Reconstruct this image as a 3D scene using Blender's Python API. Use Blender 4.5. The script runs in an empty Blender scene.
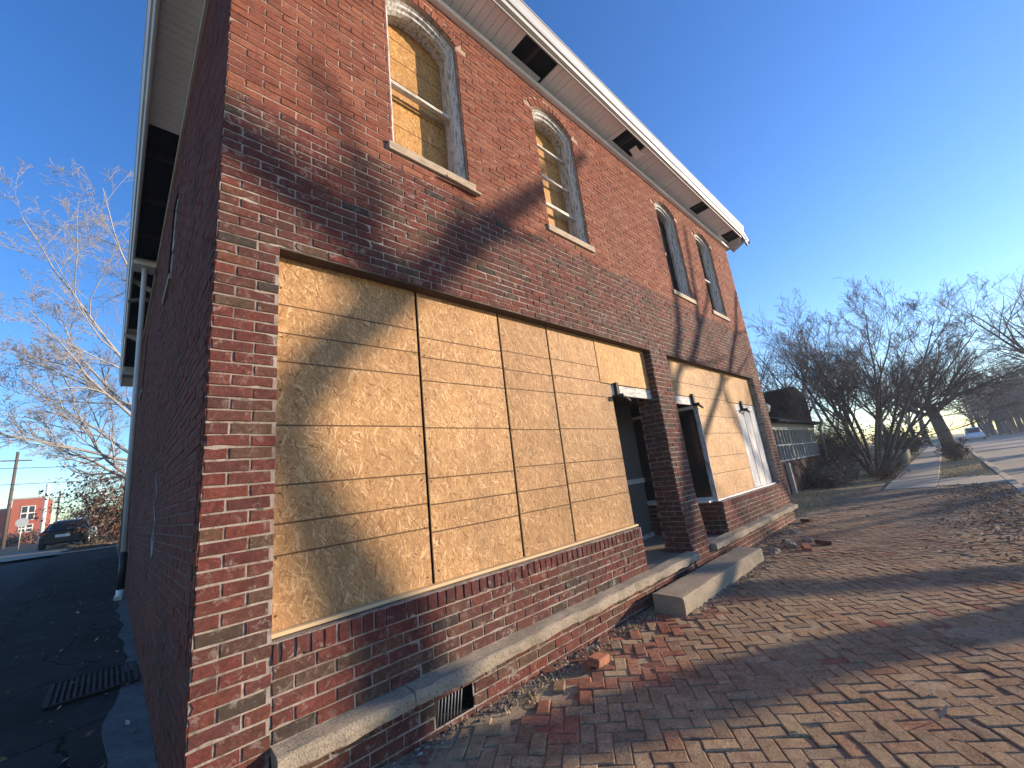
import bpy, math, random
from mathutils import Vector, Matrix, noise as mn
sin, cos, sqrt, pi, radians = math.sin, math.cos, math.sqrt, math.pi, math.radians
SC = bpy.context.scene
COL = SC.collection

HAZE = .0013
# ------------------------------------------------------------------ materials
class NT:
    def __init__(s, name):
        s.m = bpy.data.materials.new(name); s.m.use_nodes = True
        s.t = s.m.node_tree; s.b = s.t.nodes['Principled BSDF']; s.o = s.t.nodes['Material Output']
    def n(s, ty, ins=None, **kw):
        nd = s.t.nodes.new(ty)
        for k, v in kw.items(): setattr(nd, k, v)
        for k, v in (ins or {}).items(): s.put(nd, k, v)
        return nd
    def put(s, nd, k, v):
        if isinstance(v, bpy.types.NodeSocket): s.t.links.new(v, nd.inputs[k])
        elif isinstance(v, tuple) and len(v) == 3 and nd.inputs[k].type == 'RGBA': nd.inputs[k].default_value = (*v, 1)
        else: nd.inputs[k].default_value = v
    def co(s, scale=(1, 1, 1), rot=(0, 0, 0), loc=(0, 0, 0), src='Object'):
        c = s.n('ShaderNodeTexCoord')
        return s.n('ShaderNodeMapping', {'Vector': c.outputs[src], 'Scale': scale, 'Rotation': rot, 'Location': loc}).outputs[0]
    def noise(s, scale, detail=4, vec=None, rough=.55, dist=0):
        return s.n('ShaderNodeTexNoise', {'Vector': vec or s.co(), 'Scale': scale, 'Detail': detail, 'Roughness': rough, 'Distortion': dist}).outputs[0]
    def ramp(s, fac, stops, interp='LINEAR'):
        r = s.n('ShaderNodeValToRGB', {'Fac': fac}); e = r.color_ramp; e.interpolation = interp
        while len(e.elements) < len(stops): e.elements.new(.5)
        for el, (p, c) in zip(e.elements, stops):
            el.position = p; el.color = (*c, 1) if isinstance(c, tuple) else (c, c, c, 1)
        return r.outputs[0]
    def mix(s, fac, a, b, mode='MIX'):
        x = s.n('ShaderNodeMix', data_type='RGBA', blend_type=mode)
        s.put(x, 0, fac); s.put(x, 6, a); s.put(x, 7, b); return x.outputs[2]
    def math(s, op, a, b=0.0, c=0.0):
        x = s.n('ShaderNodeMath', operation=op); s.put(x, 0, a); s.put(x, 1, b); s.put(x, 2, c); return x.outputs[0]
    def bump(s, h, strength=.5, dist=.01):
        s.put(s.b, 'Normal', s.n('ShaderNodeBump', {'Height': h, 'Strength': strength, 'Distance': dist}).outputs[0])
    def fin(s, col, rough=.85, metal=0.0, spec=.3):
        s.put(s.b, 'Base Color', col); s.put(s.b, 'Roughness', rough); s.put(s.b, 'Metallic', metal)
        s.put(s.b, 'Specular IOR Level', spec); return s.m

def m_brick(name, stops, var=.35, stain=(.06, .045, .04), stain_amt=.5, white=0.0, bump=.6, scale=1.0):
    k = NT(name)
    r = k.n('ShaderNodeNewGeometry').outputs['Random Per Island']
    c = k.ramp(r, stops)
    v = k.noise(38 * scale, 5, rough=.7)
    c = k.mix(1.0, c, k.ramp(v, [(.25, 1 - var), (.75, 1 + var)]), 'MULTIPLY')
    st = k.ramp(k.noise(1.1, 4, rough=.65), [(.45, 0.0), (.72, stain_amt)])
    c = k.mix(st, c, stain)
    c = k.mix(1.0, c, k.ramp(k.noise(11 * scale, 5, rough=.7), [(.3, .72), (.7, 1.22)]), 'MULTIPLY')
    sp = k.ramp(k.noise(95 * scale, 4, rough=.75), [(.53, 0.0), (.64, .75)])
    c = k.mix(sp, c, (.045, .028, .024))
    fl = k.ramp(k.noise(300 * scale, 2), [(.60, 0.0), (.72, .35)])
    c = k.mix(fl, c, (.32, .24, .19))
    if white:
        big = k.ramp(k.noise(.9, 3), [(.38, .15), (.62, 1.0)])
        w = k.ramp(k.noise(15, 8, rough=.78, dist=.6), [(.54, 0.0), (.63, white)])
        c = k.mix(k.math('MULTIPLY', w, big), c, (.40, .35, .30))
    h = k.math('ADD', k.noise(55 * scale, 6, rough=.75), k.math('MULTIPLY', k.noise(200 * scale, 3), .6))
    k.bump(h, bump, .008)
    return k.fin(c, .9, spec=.2)

def m_rough(name, a, b, scale=6, c=None, cscale=60, camt=.5, bump=.4, bdist=.008, rough=.9, bscale=70, det=6):
    k = NT(name)
    col = k.mix(k.ramp(k.noise(scale, det, rough=.65), [(.3, 0.0), (.7, 1.0)]), a, b)
    if c: col = k.mix(k.ramp(k.noise(cscale, 3, rough=.6), [(.52, 0.0), (.68, camt)]), col, c)
    k.bump(k.noise(bscale, 6, rough=.7), bump, bdist)
    return k.fin(col, rough)

def m_plain(name, col, rough=.6, metal=0.0, var=.15, scale=12, spec=.4, bump=.1):
    k = NT(name)
    c = k.mix(1.0, col, k.ramp(k.noise(scale, 5, rough=.65), [(.3, 1 - var), (.7, 1 + var)]), 'MULTIPLY')
    k.bump(k.noise(scale * 6, 4), bump, .004)
    return k.fin(c, rough, metal, spec)

def m_wood(name, a, b, axis='Z', bare=None, amt=.6, rough=.75):
    k = NT(name)
    sc = {'Z': (40, 40, 1.5), 'X': (1.5, 40, 40), 'Y': (40, 1.5, 40)}[axis]
    g = k.noise(1.6, 6, k.co(sc), .7)
    c = k.mix(k.ramp(g, [(.3, 0.0), (.7, 1.0)]), a, b)
    if bare:
        f = k.noise(2.2, 6, k.co({'Z': (16, 16, 3), 'X': (3, 16, 16), 'Y': (16, 3, 16)}[axis]), .75)
        c = k.mix(k.ramp(f, [(.50, 0.0), (.56, amt)]), c, bare)
    k.bump(g, .5, .004)
    return k.fin(c, rough)

def m_osb(name, tint=(1, 1, 1)):
    k = NT(name)
    best = None; col = None
    geo = k.n('ShaderNodeNewGeometry').outputs['Random Per Island']
    jump = k.n('ShaderNodeCombineXYZ', {0: k.math('MULTIPLY', geo, 31.0), 1: 0.0, 2: k.math('MULTIPLY', geo, 17.0)}).outputs[0]
    base = k.n('ShaderNodeVectorMath', {0: k.co(), 1: jump}, operation='ADD').outputs[0]
    wob = k.n('ShaderNodeTexNoise', {'Vector': base, 'Scale': 14.0, 'Detail': 2.0}).outputs['Color']
    wv = k.n('ShaderNodeVectorMath', {0: wob, 1: (.5, .5, .5)}, operation='SUBTRACT').outputs[0]
    wv = k.n('ShaderNodeVectorMath', {0: wv, 'Scale': .05}, operation='SCALE').outputs[0]
    base = k.n('ShaderNodeVectorMath', {0: base, 1: wv}, operation='ADD').outputs[0]
    for i, (ang, sx, sz) in enumerate([(75, 16, 110), (108, 18, 125), (-48, 16, 115), (95, 19, 135), (52, 20, 150), (-15, 15, 105), (128, 18, 120)]):
        r1 = k.n('ShaderNodeMapping', {'Vector': base, 'Rotation': (0, radians(ang), 0), 'Location': (i * 3.7, 0, i * 1.9)}).outputs[0]
        v = k.n('ShaderNodeMapping', {'Vector': r1, 'Scale': (sx, .01, sz)}).outputs[0]
        vo = k.n('ShaderNodeTexVoronoi', {'Vector': v, 'Scale': 1.0, 'Randomness': 1.0}, feature='F1')
        s3 = k.n('ShaderNodeSeparateColor', {0: vo.outputs['Color']})
        pr, tone = s3.outputs[0], s3.outputs[1]
        if best is None: best, col = pr, tone
        else:
            f = k.math('GREATER_THAN', pr, best)
            x = k.n('ShaderNodeMix', data_type='FLOAT'); k.put(x, 0, f); k.put(x, 2, col); k.put(x, 3, tone); col = x.outputs[0]
            best = k.math('MAXIMUM', best, pr)
    c = k.ramp(col, [(0, (.21, .105, .045)), (.12, (.33, .178, .074)), (.6, (.405, .232, .10)), (.86, (.485, .30, .14)), (1, (.62, .43, .24))])
    c = k.mix(1.0, c, k.ramp(k.noise(1.3, 4), [(.3, .82), (.7, 1.1)]), 'MULTIPLY')
    oi = k.n('ShaderNodeObjectInfo').outputs['Random']
    c = k.mix(1.0, c, k.ramp(oi, [(0, (.84, .80, .76)), (.5, (1, .97, .93)), (1, (1.1, 1.08, 1.06))]), 'MULTIPLY')
    c = k.mix(1.0, c, tint, 'MULTIPLY')
    c = k.mix(k.ramp(k.noise(1.0, 5, k.co((4.5, 1, .55)), .65), [(.50, 0.0), (.72, .38)]), c, (.17, .10, .055))
    c = k.mix(k.ramp(k.noise(26, 3, rough=.6), [(.60, 0.0), (.70, .45)]), c, (.20, .11, .05))
    c = k.mix(k.ramp(k.noise(3.5, 5, rough=.7), [(.55, 0.0), (.75, .4)]), c, (.30, .19, .10))
    k.bump(col, .35, .003)
    return k.fin(c, .72, spec=.3)

M = {}
RED_LOW = [(0, (0.1184, 0.0294, 0.0238)), (0.16, (0.1517, 0.0392, 0.0266)), (0.32, (0.0888, 0.0252, 0.0217)), (0.46, (0.1369, 0.035, 0.0259)), (0.56, (0.074, 0.0238, 0.021)), (0.64, (0.1332, 0.049, 0.0294)), (0.72, (0.0999, 0.028, 0.0231)), (0.8, (0.0851, 0.0504, 0.0315)), (0.86, (0.111, 0.0525, 0.0315)), (0.91, (0.1295, 0.0329, 0.0245)), (0.95, (0.0555, 0.0385, 0.028)), (0.98, (0.037, 0.0294, 0.0252)), (1, (0.1036, 0.0294, 0.0238))]
RED_UP = [(0, (0.198, 0.0612, 0.0378)), (0.35, (0.243, 0.0828, 0.0468)), (0.6, (0.207, 0.063, 0.0396)), (0.85, (0.27, 0.1035, 0.0594)), (1, (0.162, 0.0495, 0.0342))]
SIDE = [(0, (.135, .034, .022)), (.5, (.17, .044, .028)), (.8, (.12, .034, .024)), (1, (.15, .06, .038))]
PAVE = [(0, (.285, .18, .11)), (.3, (.37, .25, .155)), (.55, (.30, .205, .135)), (.75, (.42, .295, .185)), (.9, (.25, .185, .13)), (.96, (.33, .20, .12)), (1, (.32, .165, .10))]
M['brick_low'] = m_brick('red_and_grey_brick', RED_LOW, var=.5, white=.55, stain_amt=.7)
M['brick_up'] = m_brick('orange_red_brick', RED_UP, var=.25, stain_amt=.25)
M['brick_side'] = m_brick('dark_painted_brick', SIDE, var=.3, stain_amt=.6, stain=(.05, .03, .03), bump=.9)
M['soldier'] = m_brick('maroon_brick', [(0, (.09, .024, .022)), (.6, (.125, .032, .027)), (1, (.07, .024, .023))], white=.5)
M['paver'] = m_brick('worn_paving_brick', PAVE, var=.4, stain=(.45, .35, .215), stain_amt=.8, bump=1.2)
M['paver_new'] = m_brick('bright_paving_brick', [(0, (.30, .12, .075)), (.5, (.36, .16, .10)), (.8, (.25, .11, .075)), (1, (.38, .19, .12))], var=.4, stain=(.3, .2, .13), stain_amt=.4)
M['mortar'] = m_rough('weathered_mortar', (.17, .13, .105), (.40, .35, .30), 2.5, (.08, .06, .05), 17, .85, 1.0, .01, bscale=45)
M['mortar_up'] = m_rough('pale_red_mortar', (.26, .15, .11), (.45, .34, .27), 6, (.12, .06, .05), 25, .5, .6, .008, bscale=45)
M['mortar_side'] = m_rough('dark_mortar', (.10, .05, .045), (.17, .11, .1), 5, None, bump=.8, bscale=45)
M['concrete'] = m_rough('aggregate_concrete', (.27, .225, .17), (.42, .355, .27), 2.6, (.13, .105, .08), 80, .8, 1.0, .012, bscale=90, det=10)
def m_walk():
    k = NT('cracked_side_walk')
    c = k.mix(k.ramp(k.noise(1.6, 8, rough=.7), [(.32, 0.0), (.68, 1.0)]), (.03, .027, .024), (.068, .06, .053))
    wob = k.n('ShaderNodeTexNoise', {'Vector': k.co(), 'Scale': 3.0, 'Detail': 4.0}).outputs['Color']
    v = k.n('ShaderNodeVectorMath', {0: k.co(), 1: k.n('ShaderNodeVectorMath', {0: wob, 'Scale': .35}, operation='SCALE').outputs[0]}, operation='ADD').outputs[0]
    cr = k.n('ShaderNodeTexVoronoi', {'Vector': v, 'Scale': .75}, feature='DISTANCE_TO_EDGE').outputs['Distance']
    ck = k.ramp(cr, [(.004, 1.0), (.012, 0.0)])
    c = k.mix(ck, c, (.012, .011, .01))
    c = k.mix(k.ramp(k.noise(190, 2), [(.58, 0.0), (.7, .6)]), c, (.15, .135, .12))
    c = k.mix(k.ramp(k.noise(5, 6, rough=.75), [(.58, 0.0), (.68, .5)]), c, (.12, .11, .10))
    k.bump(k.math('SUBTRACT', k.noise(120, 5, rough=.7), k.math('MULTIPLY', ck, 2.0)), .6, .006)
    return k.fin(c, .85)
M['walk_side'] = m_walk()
M['walk_edge'] = m_rough('pale_crumbling_concrete', (.13, .12, .11), (.21, .195, .18), 5, (.10, .10, .10), 30, .6, .7, .008)
M['sidewalk'] = m_rough('grey_concrete', (.42, .345, .25), (.54, .45, .33), 1.2, (.3, .25, .19), 25, .4, .3, .004)
M['asphalt'] = m_rough('worn_asphalt', (.34, .285, .215), (.44, .37, .28), .5, (.22, .19, .15), 60, .5, .3, .005, rough=.6, bscale=160)
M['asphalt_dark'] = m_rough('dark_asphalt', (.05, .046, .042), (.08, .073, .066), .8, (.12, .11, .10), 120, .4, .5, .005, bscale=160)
M['rubble_grit'] = m_brick('rubble_grit', [(0, (.2, .15, .11)), (.5, (.3, .25, .2)), (.8, (.15, .1, .08)), (1, (.42, .38, .33))], bump=.3)
M['dirt'] = m_rough('dusty_earth', (.26, .195, .13), (.42, .325, .22), 2, (.12, .085, .06), 30, .6, .9, .012)
M['lawn'] = m_rough('dead_lawn', (.28, .215, .12), (.40, .32, .19), .8, (.13, .11, .06), 14, .6, .9, .02)
M['blade'] = m_brick('dry_grass', [(0, (.45, .36, .2)), (.6, (.55, .45, .27)), (.85, (.35, .3, .15)), (1, (.62, .53, .36))], bump=0)
M['leaf'] = m_brick('dead_leaves', [(0, (.22, .14, .085)), (.4, (.32, .21, .12)), (.7, (.20, .13, .085)), (.85, (.45, .35, .24)), (1, (.6, .5, .4))], bump=0)
M['shrubleaf'] = m_brick('russet_leaves', [(0, (.15, .075, .045)), (.6, (.24, .13, .075)), (1, (.33, .2, .12))], bump=0)
M['evergreen'] = m_brick('evergreen_leaves', [(0, (.025, .04, .022)), (.6, (.04, .062, .03)), (1, (.06, .08, .035))], bump=0)
M['bark'] = m_rough('grey_brown_bark', (.10, .08, .065), (.18, .15, .125), 14, (.06, .045, .04), 40, .6, .9, .02)
M['bark_pale'] = m_rough('pale_bark', (.27, .25, .23), (.38, .36, .34), 10, (.16, .13, .11), 30, .6, .7, .015)
M['twig'] = m_plain('dark_twigs', (.10, .078, .068), .9)
M['twig_pale'] = m_plain('pale_twigs', (.32, .29, .27), .9)
M['osb'] = m_osb('oriented_strand_board')
M['osb_up'] = m_osb('yellow_strand_board', (1.05, .98, .74))
M['groove'] = m_plain('board_line_ink', (.10, .052, .024), .9)
M['void'] = m_plain('dark_interior', (.012, .011, .011), .95)
M['plaster'] = m_plain('dim_plaster', (.10, .10, .10), .9)
M['steel'] = m_rough('rusty_steel', (.05, .033, .026), (.085, .055, .04), 12, None, bump=.3)
M['white_trim'] = m_plain('white_paint', (.72, .71, .69), .45, var=.08, scale=3)
M['grey_trim'] = m_plain('grey_white_metal', (.55, .555, .56), .5, var=.08, scale=3)
M['gutter'] = m_plain('aluminium_gutter', (.50, .49, .47), .42, .2, var=.06, scale=3)
M['zinc_shaded_gutter'] = m_plain('dull_zinc_shaded_gutter', (.22, .225, .24), .5, .3, var=.2)  # grille metal; on the torn gutter this grey stands for shade
M['soffit'] = m_plain('vinyl_soffit', (.80, .80, .80), .5, var=.06, scale=3)
M['old_wood'] = m_wood('weathered_white_wood', (.56, .55, .53), (.44, .43, .42), 'Z', (.16, .14, .125), .8)
M['old_wood_x'] = m_wood('weathered_white_board', (.62, .60, .57), (.46, .43, .40), 'X', (.2, .17, .14), .7)
M['dark_wood'] = m_wood('dark_rafter_wood', (.06, .045, .035), (.035, .028, .024), 'X')
M['plank'] = m_wood('white_plank', (.62, .61, .60), (.48, .47, .46), 'Z', (.28, .25, .22), .6)
M['sill'] = m_wood('bare_wood_sill', (.42, .33, .24), (.33, .26, .19), 'X', (.2, .15, .11), .7)
M['batten'] = m_wood('pine_strip', (.58, .43, .25), (.48, .34, .19), 'X')
M['door'] = m_plain('grey_white_door', (.62, .63, .63), .5)
M['glass'] = m_plain('dark_glass', (.012, .013, .015), .08, spec=.6, bump=.0)
M['iron'] = m_rough('black_iron', (.012, .011, .010), (.025, .021, .019), 20, None, bump=.4, rough=.7)
M['black_pipe'] = m_plain('black_pipe', (.02, .02, .022), .5)
M['chalk'] = m_plain('white_paint_mark', (.33, .32, .31), .9)
M['shingle'] = m_rough('grey_shingles', (.035, .035, .038), (.06, .06, .064), 5, (.04, .04, .04), 30, .5)
M['house_brick'] = m_rough('dark_red_brickwork', (.05, .022, .018), (.08, .035, .028), 6, None)
M['house_dark'] = m_rough('dark_shingle_siding', (.008, .008, .011), (.016, .016, .02), 3, None, bump=.6)
for k_ in ('house_dark', 'shingle'): M[k_].node_tree.nodes['Principled BSDF'].inputs['Specular IOR Level'].default_value = .02
M['house_trim'] = m_plain('faded_white_wood', (.38, .37, .34), .7)
M['school'] = m_brick('school_brick', [(0, (.36, .095, .055)), (1, (.40, .12, .07))], var=.15, stain_amt=.1)
M['pole'] = m_wood('pole_wood', (.14, .10, .075), (.09, .065, .05))
M['pole_white'] = m_plain('white_pole', (.7, .69, .66), .5)
M['wire'] = m_plain('black_wire', (.02, .02, .02), .6)
M['rubber'] = m_plain('tyre_rubber', (.018, .018, .018), .85)
M['car_dark'] = m_plain('dark_car_paint', (.008, .008, .010), .3, 0, var=.02, spec=.3, bump=0)
M['car_white'] = m_plain('white_car_paint', (.68, .69, .70), .25, 0, var=.02, spec=.5, bump=0)
M['lamp_red'] = m_plain('red_lens', (.35, .02, .015), .2, var=.02, bump=0)
M['plate'] = m_plain('number_plate', (.75, .75, .75), .4, var=.02, bump=0)
M['chrome'] = m_plain('bright_metal', (.6, .6, .6), .25, .9, var=.02, bump=0)
M['rust'] = m_rough('rusty_brown', (.14, .06, .04), (.22, .1, .07), 8, None)
M['sign_back'] = m_plain('bare_sign_metal', (.55, .55, .55), .4, .5)

for k_ in ('paver', 'paver_new', 'asphalt', 'asphalt_dark', 'sidewalk', 'dirt', 'walk_side', 'walk_edge', 'concrete', 'lawn'):
    b_ = M[k_].node_tree.nodes['Principled BSDF']; b_.inputs['Specular IOR Level'].default_value = .06; b_.inputs['Roughness'].default_value = 1

# ------------------------------------------------------------------ mesh building
class MB:
    def __init__(s): s.v = []; s.f = []; s.mi = []; s.sm = []
    def poly(s, pts, mat=0, smooth=False):
        i = len(s.v); s.v += [tuple(p) for p in pts]; s.f.append(tuple(range(i, i + len(pts)))); s.mi.append(mat); s.sm.append(smooth)
    def add(s, vs, fs, mat=0, smooth=False):
        i = len(s.v); s.v += [tuple(p) for p in vs]
        for f in fs: s.f.append(tuple(i + a for a in f)); s.mi.append(mat); s.sm.append(smooth)
    def box(s, x0, x1, y0, y1, z0, z1, mat=0):
        vs = [(x, y, z) for z in (z0, z1) for y in (y0, y1) for x in (x0, x1)]
        s.add(vs, [(0, 2, 3, 1), (4, 5, 7, 6), (0, 1, 5, 4), (2, 6, 7, 3), (0, 4, 6, 2), (1, 3, 7, 5)], mat)
    def obox(s, c, size, rot=None, mat=0):
        hx, hy, hz = [a / 2 for a in size]; R = rot or Matrix.Identity(3)
        vs = [Vector(c) + R @ Vector((x, y, z)) for z in (-hz, hz) for y in (-hy, hy) for x in (-hx, hx)]
        s.add(vs, [(0, 2, 3, 1), (4, 5, 7, 6), (0, 1, 5, 4), (2, 6, 7, 3), (0, 4, 6, 2), (1, 3, 7, 5)], mat)
    def tube(s, pts, rad, n=8, mat=0, cap=True):
        pts = [Vector(p) for p in pts]; m = len(pts)
        if not isinstance(rad, (list, tuple)): rad = [rad] * m
        i0 = len(s.v); up = None
        for i, p in enumerate(pts):
            d = (pts[min(i + 1, m - 1)] - pts[max(i - 1, 0)])
            if d.length < 1e-9: d = Vector((0, 0, 1))
            d.normalize()
            if up is None:
                up = d.orthogonal().normalized()
            else:
                up = up - d * up.dot(d)
                up = up.normalized() if up.length > 1e-6 else d.orthogonal().normalized()
            w = d.cross(up)
            for k in range(n):
                a = 2 * pi * k / n
                q = p + (up * cos(a) + w * sin(a)) * rad[i]; s.v.append((q.x, q.y, q.z))
        for i in range(m - 1):
            for k in range(n):
                a = i0 + i * n + k; b = i0 + i * n + (k + 1) % n
                s.f.append((a, b, b + n, a + n)); s.mi.append(mat); s.sm.append(True)
        if cap:
            s.f.append(tuple(i0 + k for k in range(n))[::-1]); s.mi.append(mat); s.sm.append(False)
            s.f.append(tuple(i0 + (m - 1) * n + k for k in range(n))); s.mi.append(mat); s.sm.append(False)
    def build(s, name, mats, parent=None, bevel=0, fix=True):
        me = bpy.data.meshes.new(name); me.from_pydata(s.v, [], s.f)
        for m in (mats if isinstance(mats, (list, tuple)) else [mats]): me.materials.append(M[m] if isinstance(m, str) else m)
        me.polygons.foreach_set('material_index', s.mi); me.polygons.foreach_set('use_smooth', s.sm)
        me.update(); o = bpy.data.objects.new(name, me); COL.objects.link(o)
        if parent: o.parent = parent
        if bevel:
            b = o.modifiers.new('bevel', 'BEVEL'); b.width = bevel; b.segments = 2; b.limit_method = 'ANGLE'
        return o

def tag(o, label=None, cat=None, group=None, kind=None):
    if label: o['label'] = label
    if cat: o['category'] = cat
    if group: o['group'] = group
    if kind: o['kind'] = kind
    return o
def thing(name, label, cat, loc=(0, 0, 0), rz=0, group=None):
    o = bpy.data.objects.new(name, None); COL.objects.link(o); o.location = loc; o.rotation_euler = (0, 0, rz)
    o.empty_display_size = .2
    return tag(o, label, cat, group)
def dup(root, loc, rz=0, scale=1, label=None, group=None):
    r = root.copy(); COL.objects.link(r); r.location = loc; r.rotation_euler = (0, 0, rz); r.scale = (scale,) * 3
    if label: r['label'] = label
    if group: r['group'] = group
    for ch in list(root.children):
        c = ch.copy(); COL.objects.link(c); c.parent = r
        for g in list(ch.children):
            d = g.copy(); COL.objects.link(d); d.parent = c
    return r

def bricks(mb, fn, u0, u1, v0, v1, rng, holes=None, course=.0677, L=.213, gap=.0105, mat=0, proud=.006, phase=0.0, stack=False, jit=.0016, drop=0.0, base=-.007):
    nrow = max(1, round((v1 - v0) / course)); ch = (v1 - v0) / nrow
    for i in range(nrow):
        va = v0 + i * ch + gap / 2; vb = v0 + (i + 1) * ch - gap / 2; vm = (va + vb) / 2
        iv = [(u0, u1)]
        if holes:
            for (a, b) in holes(vm):
                nv = []
                for (p, q) in iv:
                    if b <= p or a >= q: nv.append((p, q)); continue
                    if a > p: nv.append((p, a))
                    if b < q: nv.append((b, q))
                iv = nv
        off = phase + (0 if stack or i % 2 == 0 else L / 2)
        for (p, q) in iv:
            k = math.floor((p - off) / L)
            while True:
                a = off + k * L + gap / 2; b = a + L - gap; k += 1
                if a > q: break
                a = max(a, p); b = min(b, q)
                if b - a < .018: continue
                if rng.random() < drop: continue
                j = lambda: rng.uniform(-jit, jit)
                d = proud + rng.gauss(0, .0013); t = .0035
                a += j() * 1.5 if a > p + 1e-6 else 0; b += j() * 1.5 if b < q - 1e-6 else 0
                dv = rng.gauss(0, .0012)
                va2, vb2 = va + dv, vb + dv
                if b - a > .12: us = [a, a + (b - a) * rng.uniform(.2, .4), a + (b - a) * rng.uniform(.6, .8), b]
                elif b - a > .06 or vb - va > .12: us = [a, (a + b) / 2, b]
                else: us = [a, b]
                vm_ = [(va2 + vb2) / 2] if vb - va < .12 else [va2 + (vb2 - va2) * .33, va2 + (vb2 - va2) * .66]
                ring = [(u, va2) for u in us] + [(b, v) for v in vm_] + [(u, vb2) for u in us[::-1]] + [(a, v) for v in vm_[::-1]]
                ring = [(u + j(), v + j()) for u, v in ring]
                if rng.random() < .16:                        # knocked corner
                    q_ = rng.randrange(len(ring)); ring[q_] = (ring[q_][0] * .9 + (a + b) * .05, ring[q_][1] * .7 + (va + vb) * .15)
                cu, cv = (a + b) / 2, (va2 + vb2) / 2; su, sv = 1 - t / max(.01, (b - a) / 2), 1 - t / ((vb - va) / 2)
                n_ = len(ring); tu, tv = rng.gauss(0, .012), rng.gauss(0, .02)
                vs = [fn(x, y, base) for x, y in ring] + [fn(x, y, d - .0025 + rng.uniform(-.001, .0005)) for x, y in ring] + [fn(cu + (x - cu) * su, cv + (y - cv) * sv, d + (x - cu) * tu + (y - cv) * tv) for x, y in ring]
                fs = [tuple(range(2 * n_, 3 * n_))]
                for q_ in range(n_):
                    q2 = (q_ + 1) % n_
                    fs += [(q_, q2, n_ + q2, n_ + q_), (n_ + q_, n_ + q2, 2 * n_ + q2, 2 * n_ + q_)]
                mb.add(vs, fs, mat)
FRONT = lambda u, v, d: (u, -d, v)
WEST = lambda u, v, d: (-d, u, v)          # faces -X, u runs along +Y
EAST = lambda u, v, d: (d, u, v)

# ------------------------------------------------------------------ layout numbers (metres)
W = 10.45; LEN = 18.6; TOP = 6.62; LINT = 3.115; SILLZ = 4.43
HW, SPR, RISE = .42, 1.775, .17
AR = (HW * HW + RISE * RISE) / (2 * RISE); ACZ = SPR + RISE - AR
WINS = [1.62, 3.68, 7.0, 8.79]
def arch_top(dx): return SILLZ + ACZ + sqrt(max(0, AR * AR - dx * dx))

def gh(x, y):      # ground height
    z = 0.0
    if y > 0: z = .05 * min(1, y / .8) + .026 * min(y, 31)
    if x > 9: z *= .35 if x > 12 else 1 - .65 * (x - 9) / 3
    return z

B = thing('brick_building', 'two storey red brick storefront building with boarded up windows', 'building')
rng = random.Random(5)

# --- front wall
mb = MB()
def up_holes(v):
    out = []
    for c in WINS:
        if v < SILLZ - .10: continue
        z = v - SILLZ
        if z < SPR: h = HW
        elif z < ACZ + AR + .115: h = sqrt((AR + .115) ** 2 - (z - ACZ) ** 2)
        else: continue
        if v < SILLZ: h = .49
        out.append((c - h, c + h))
    return out
bricks(mb, FRONT, 0, W, LINT + .012, 4.2, rng, None, mat=0)
bricks(mb, FRONT, 0, W, 4.2, TOP + .02, rng, up_holes, mat=1, course=.0668, gap=.0085)
for c in WINS:                               # arch bricks
    n = 13; a0 = math.acos(HW / AR)
    for i in range(n):
        t0 = a0 + (pi - 2 * a0) * i / n + .010; t1 = a0 + (pi - 2 * a0) * (i + 1) / n - .010
        r0, r1 = AR + .004, AR + .108
        ring = [(c + r * cos(t), SILLZ + ACZ + r * sin(t)) for r, t in ((r0, t1), (r0, t0), (r1, t0), (r1, t1))]
        d = .010 + rng.gauss(0, .002)
        mb.add([FRONT(x, z, -.007) for x, z in ring] + [FRONT(x, z, d) for x, z in ring],
               [(4, 5, 6, 7), (0, 1, 5, 4), (1, 2, 6, 5), (2, 3, 7, 6), (3, 0, 4, 7)], 1)
pier_off = lambda v: max(0, min(1, (1.05 - v) / .85)) * .055
bricks(mb, FRONT, 0, .335, -.15, LINT + .012, rng, None, mat=0, phase=-.107)
bricks(mb, FRONT, .34, 4.12, .335, .695, rng, None, mat=0, phase=.34)
bricks(mb, FRONT, .34, 4.12, .695, .80, rng, None, course=.105, L=.0745, mat=2, stack=True, proud=.012, jit=.003)
bricks(mb, lambda u, v, d: (u, -d - pier_off(v), v), 5.22, 5.74, .12, LINT + .012, rng, None, mat=0, phase=5.22)
bricks(mb, lambda u, v, d: (5.22 - d, u - pier_off(v) * (1 - u / .34), v), 0.004, .34, .30, LINT + .012, rng, None, mat=0)
bricks(mb, lambda u, v, d: (5.74 + d, u - pier_off(v) * (1 - u / .34), v), 0.004, .34, .30, LINT + .012, rng, None, mat=0)
bricks(mb, FRONT, 6.66, 9.93, .335, .695, rng, None, mat=0, phase=.34)
bricks(mb, FRONT, 6.66, 9.93, .695, .80, rng, None, course=.105, L=.0745, mat=2, stack=True, proud=.010, jit=.003)
bricks(mb, FRONT, 9.93, W, .335, LINT + .012, rng, None, mat=0, phase=9.93)
bricks(mb, lambda u, v, d: (6.66 - .12 * u - d, u, v), .012, 1.25, .30, .80, rng, None, mat=0)        # entrance return, faces -X
bricks(mb, lambda u, v, d: (4.12 + d, u, v), .01, .30, .30, .80, rng, None, mat=0)
bricks(mb, EAST, .004, .125, .80, LINT, rng, None, mat=0)
mb.v = [(x + .335, y, z) if False else (x, y, z) for x, y, z in mb.v]
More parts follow.
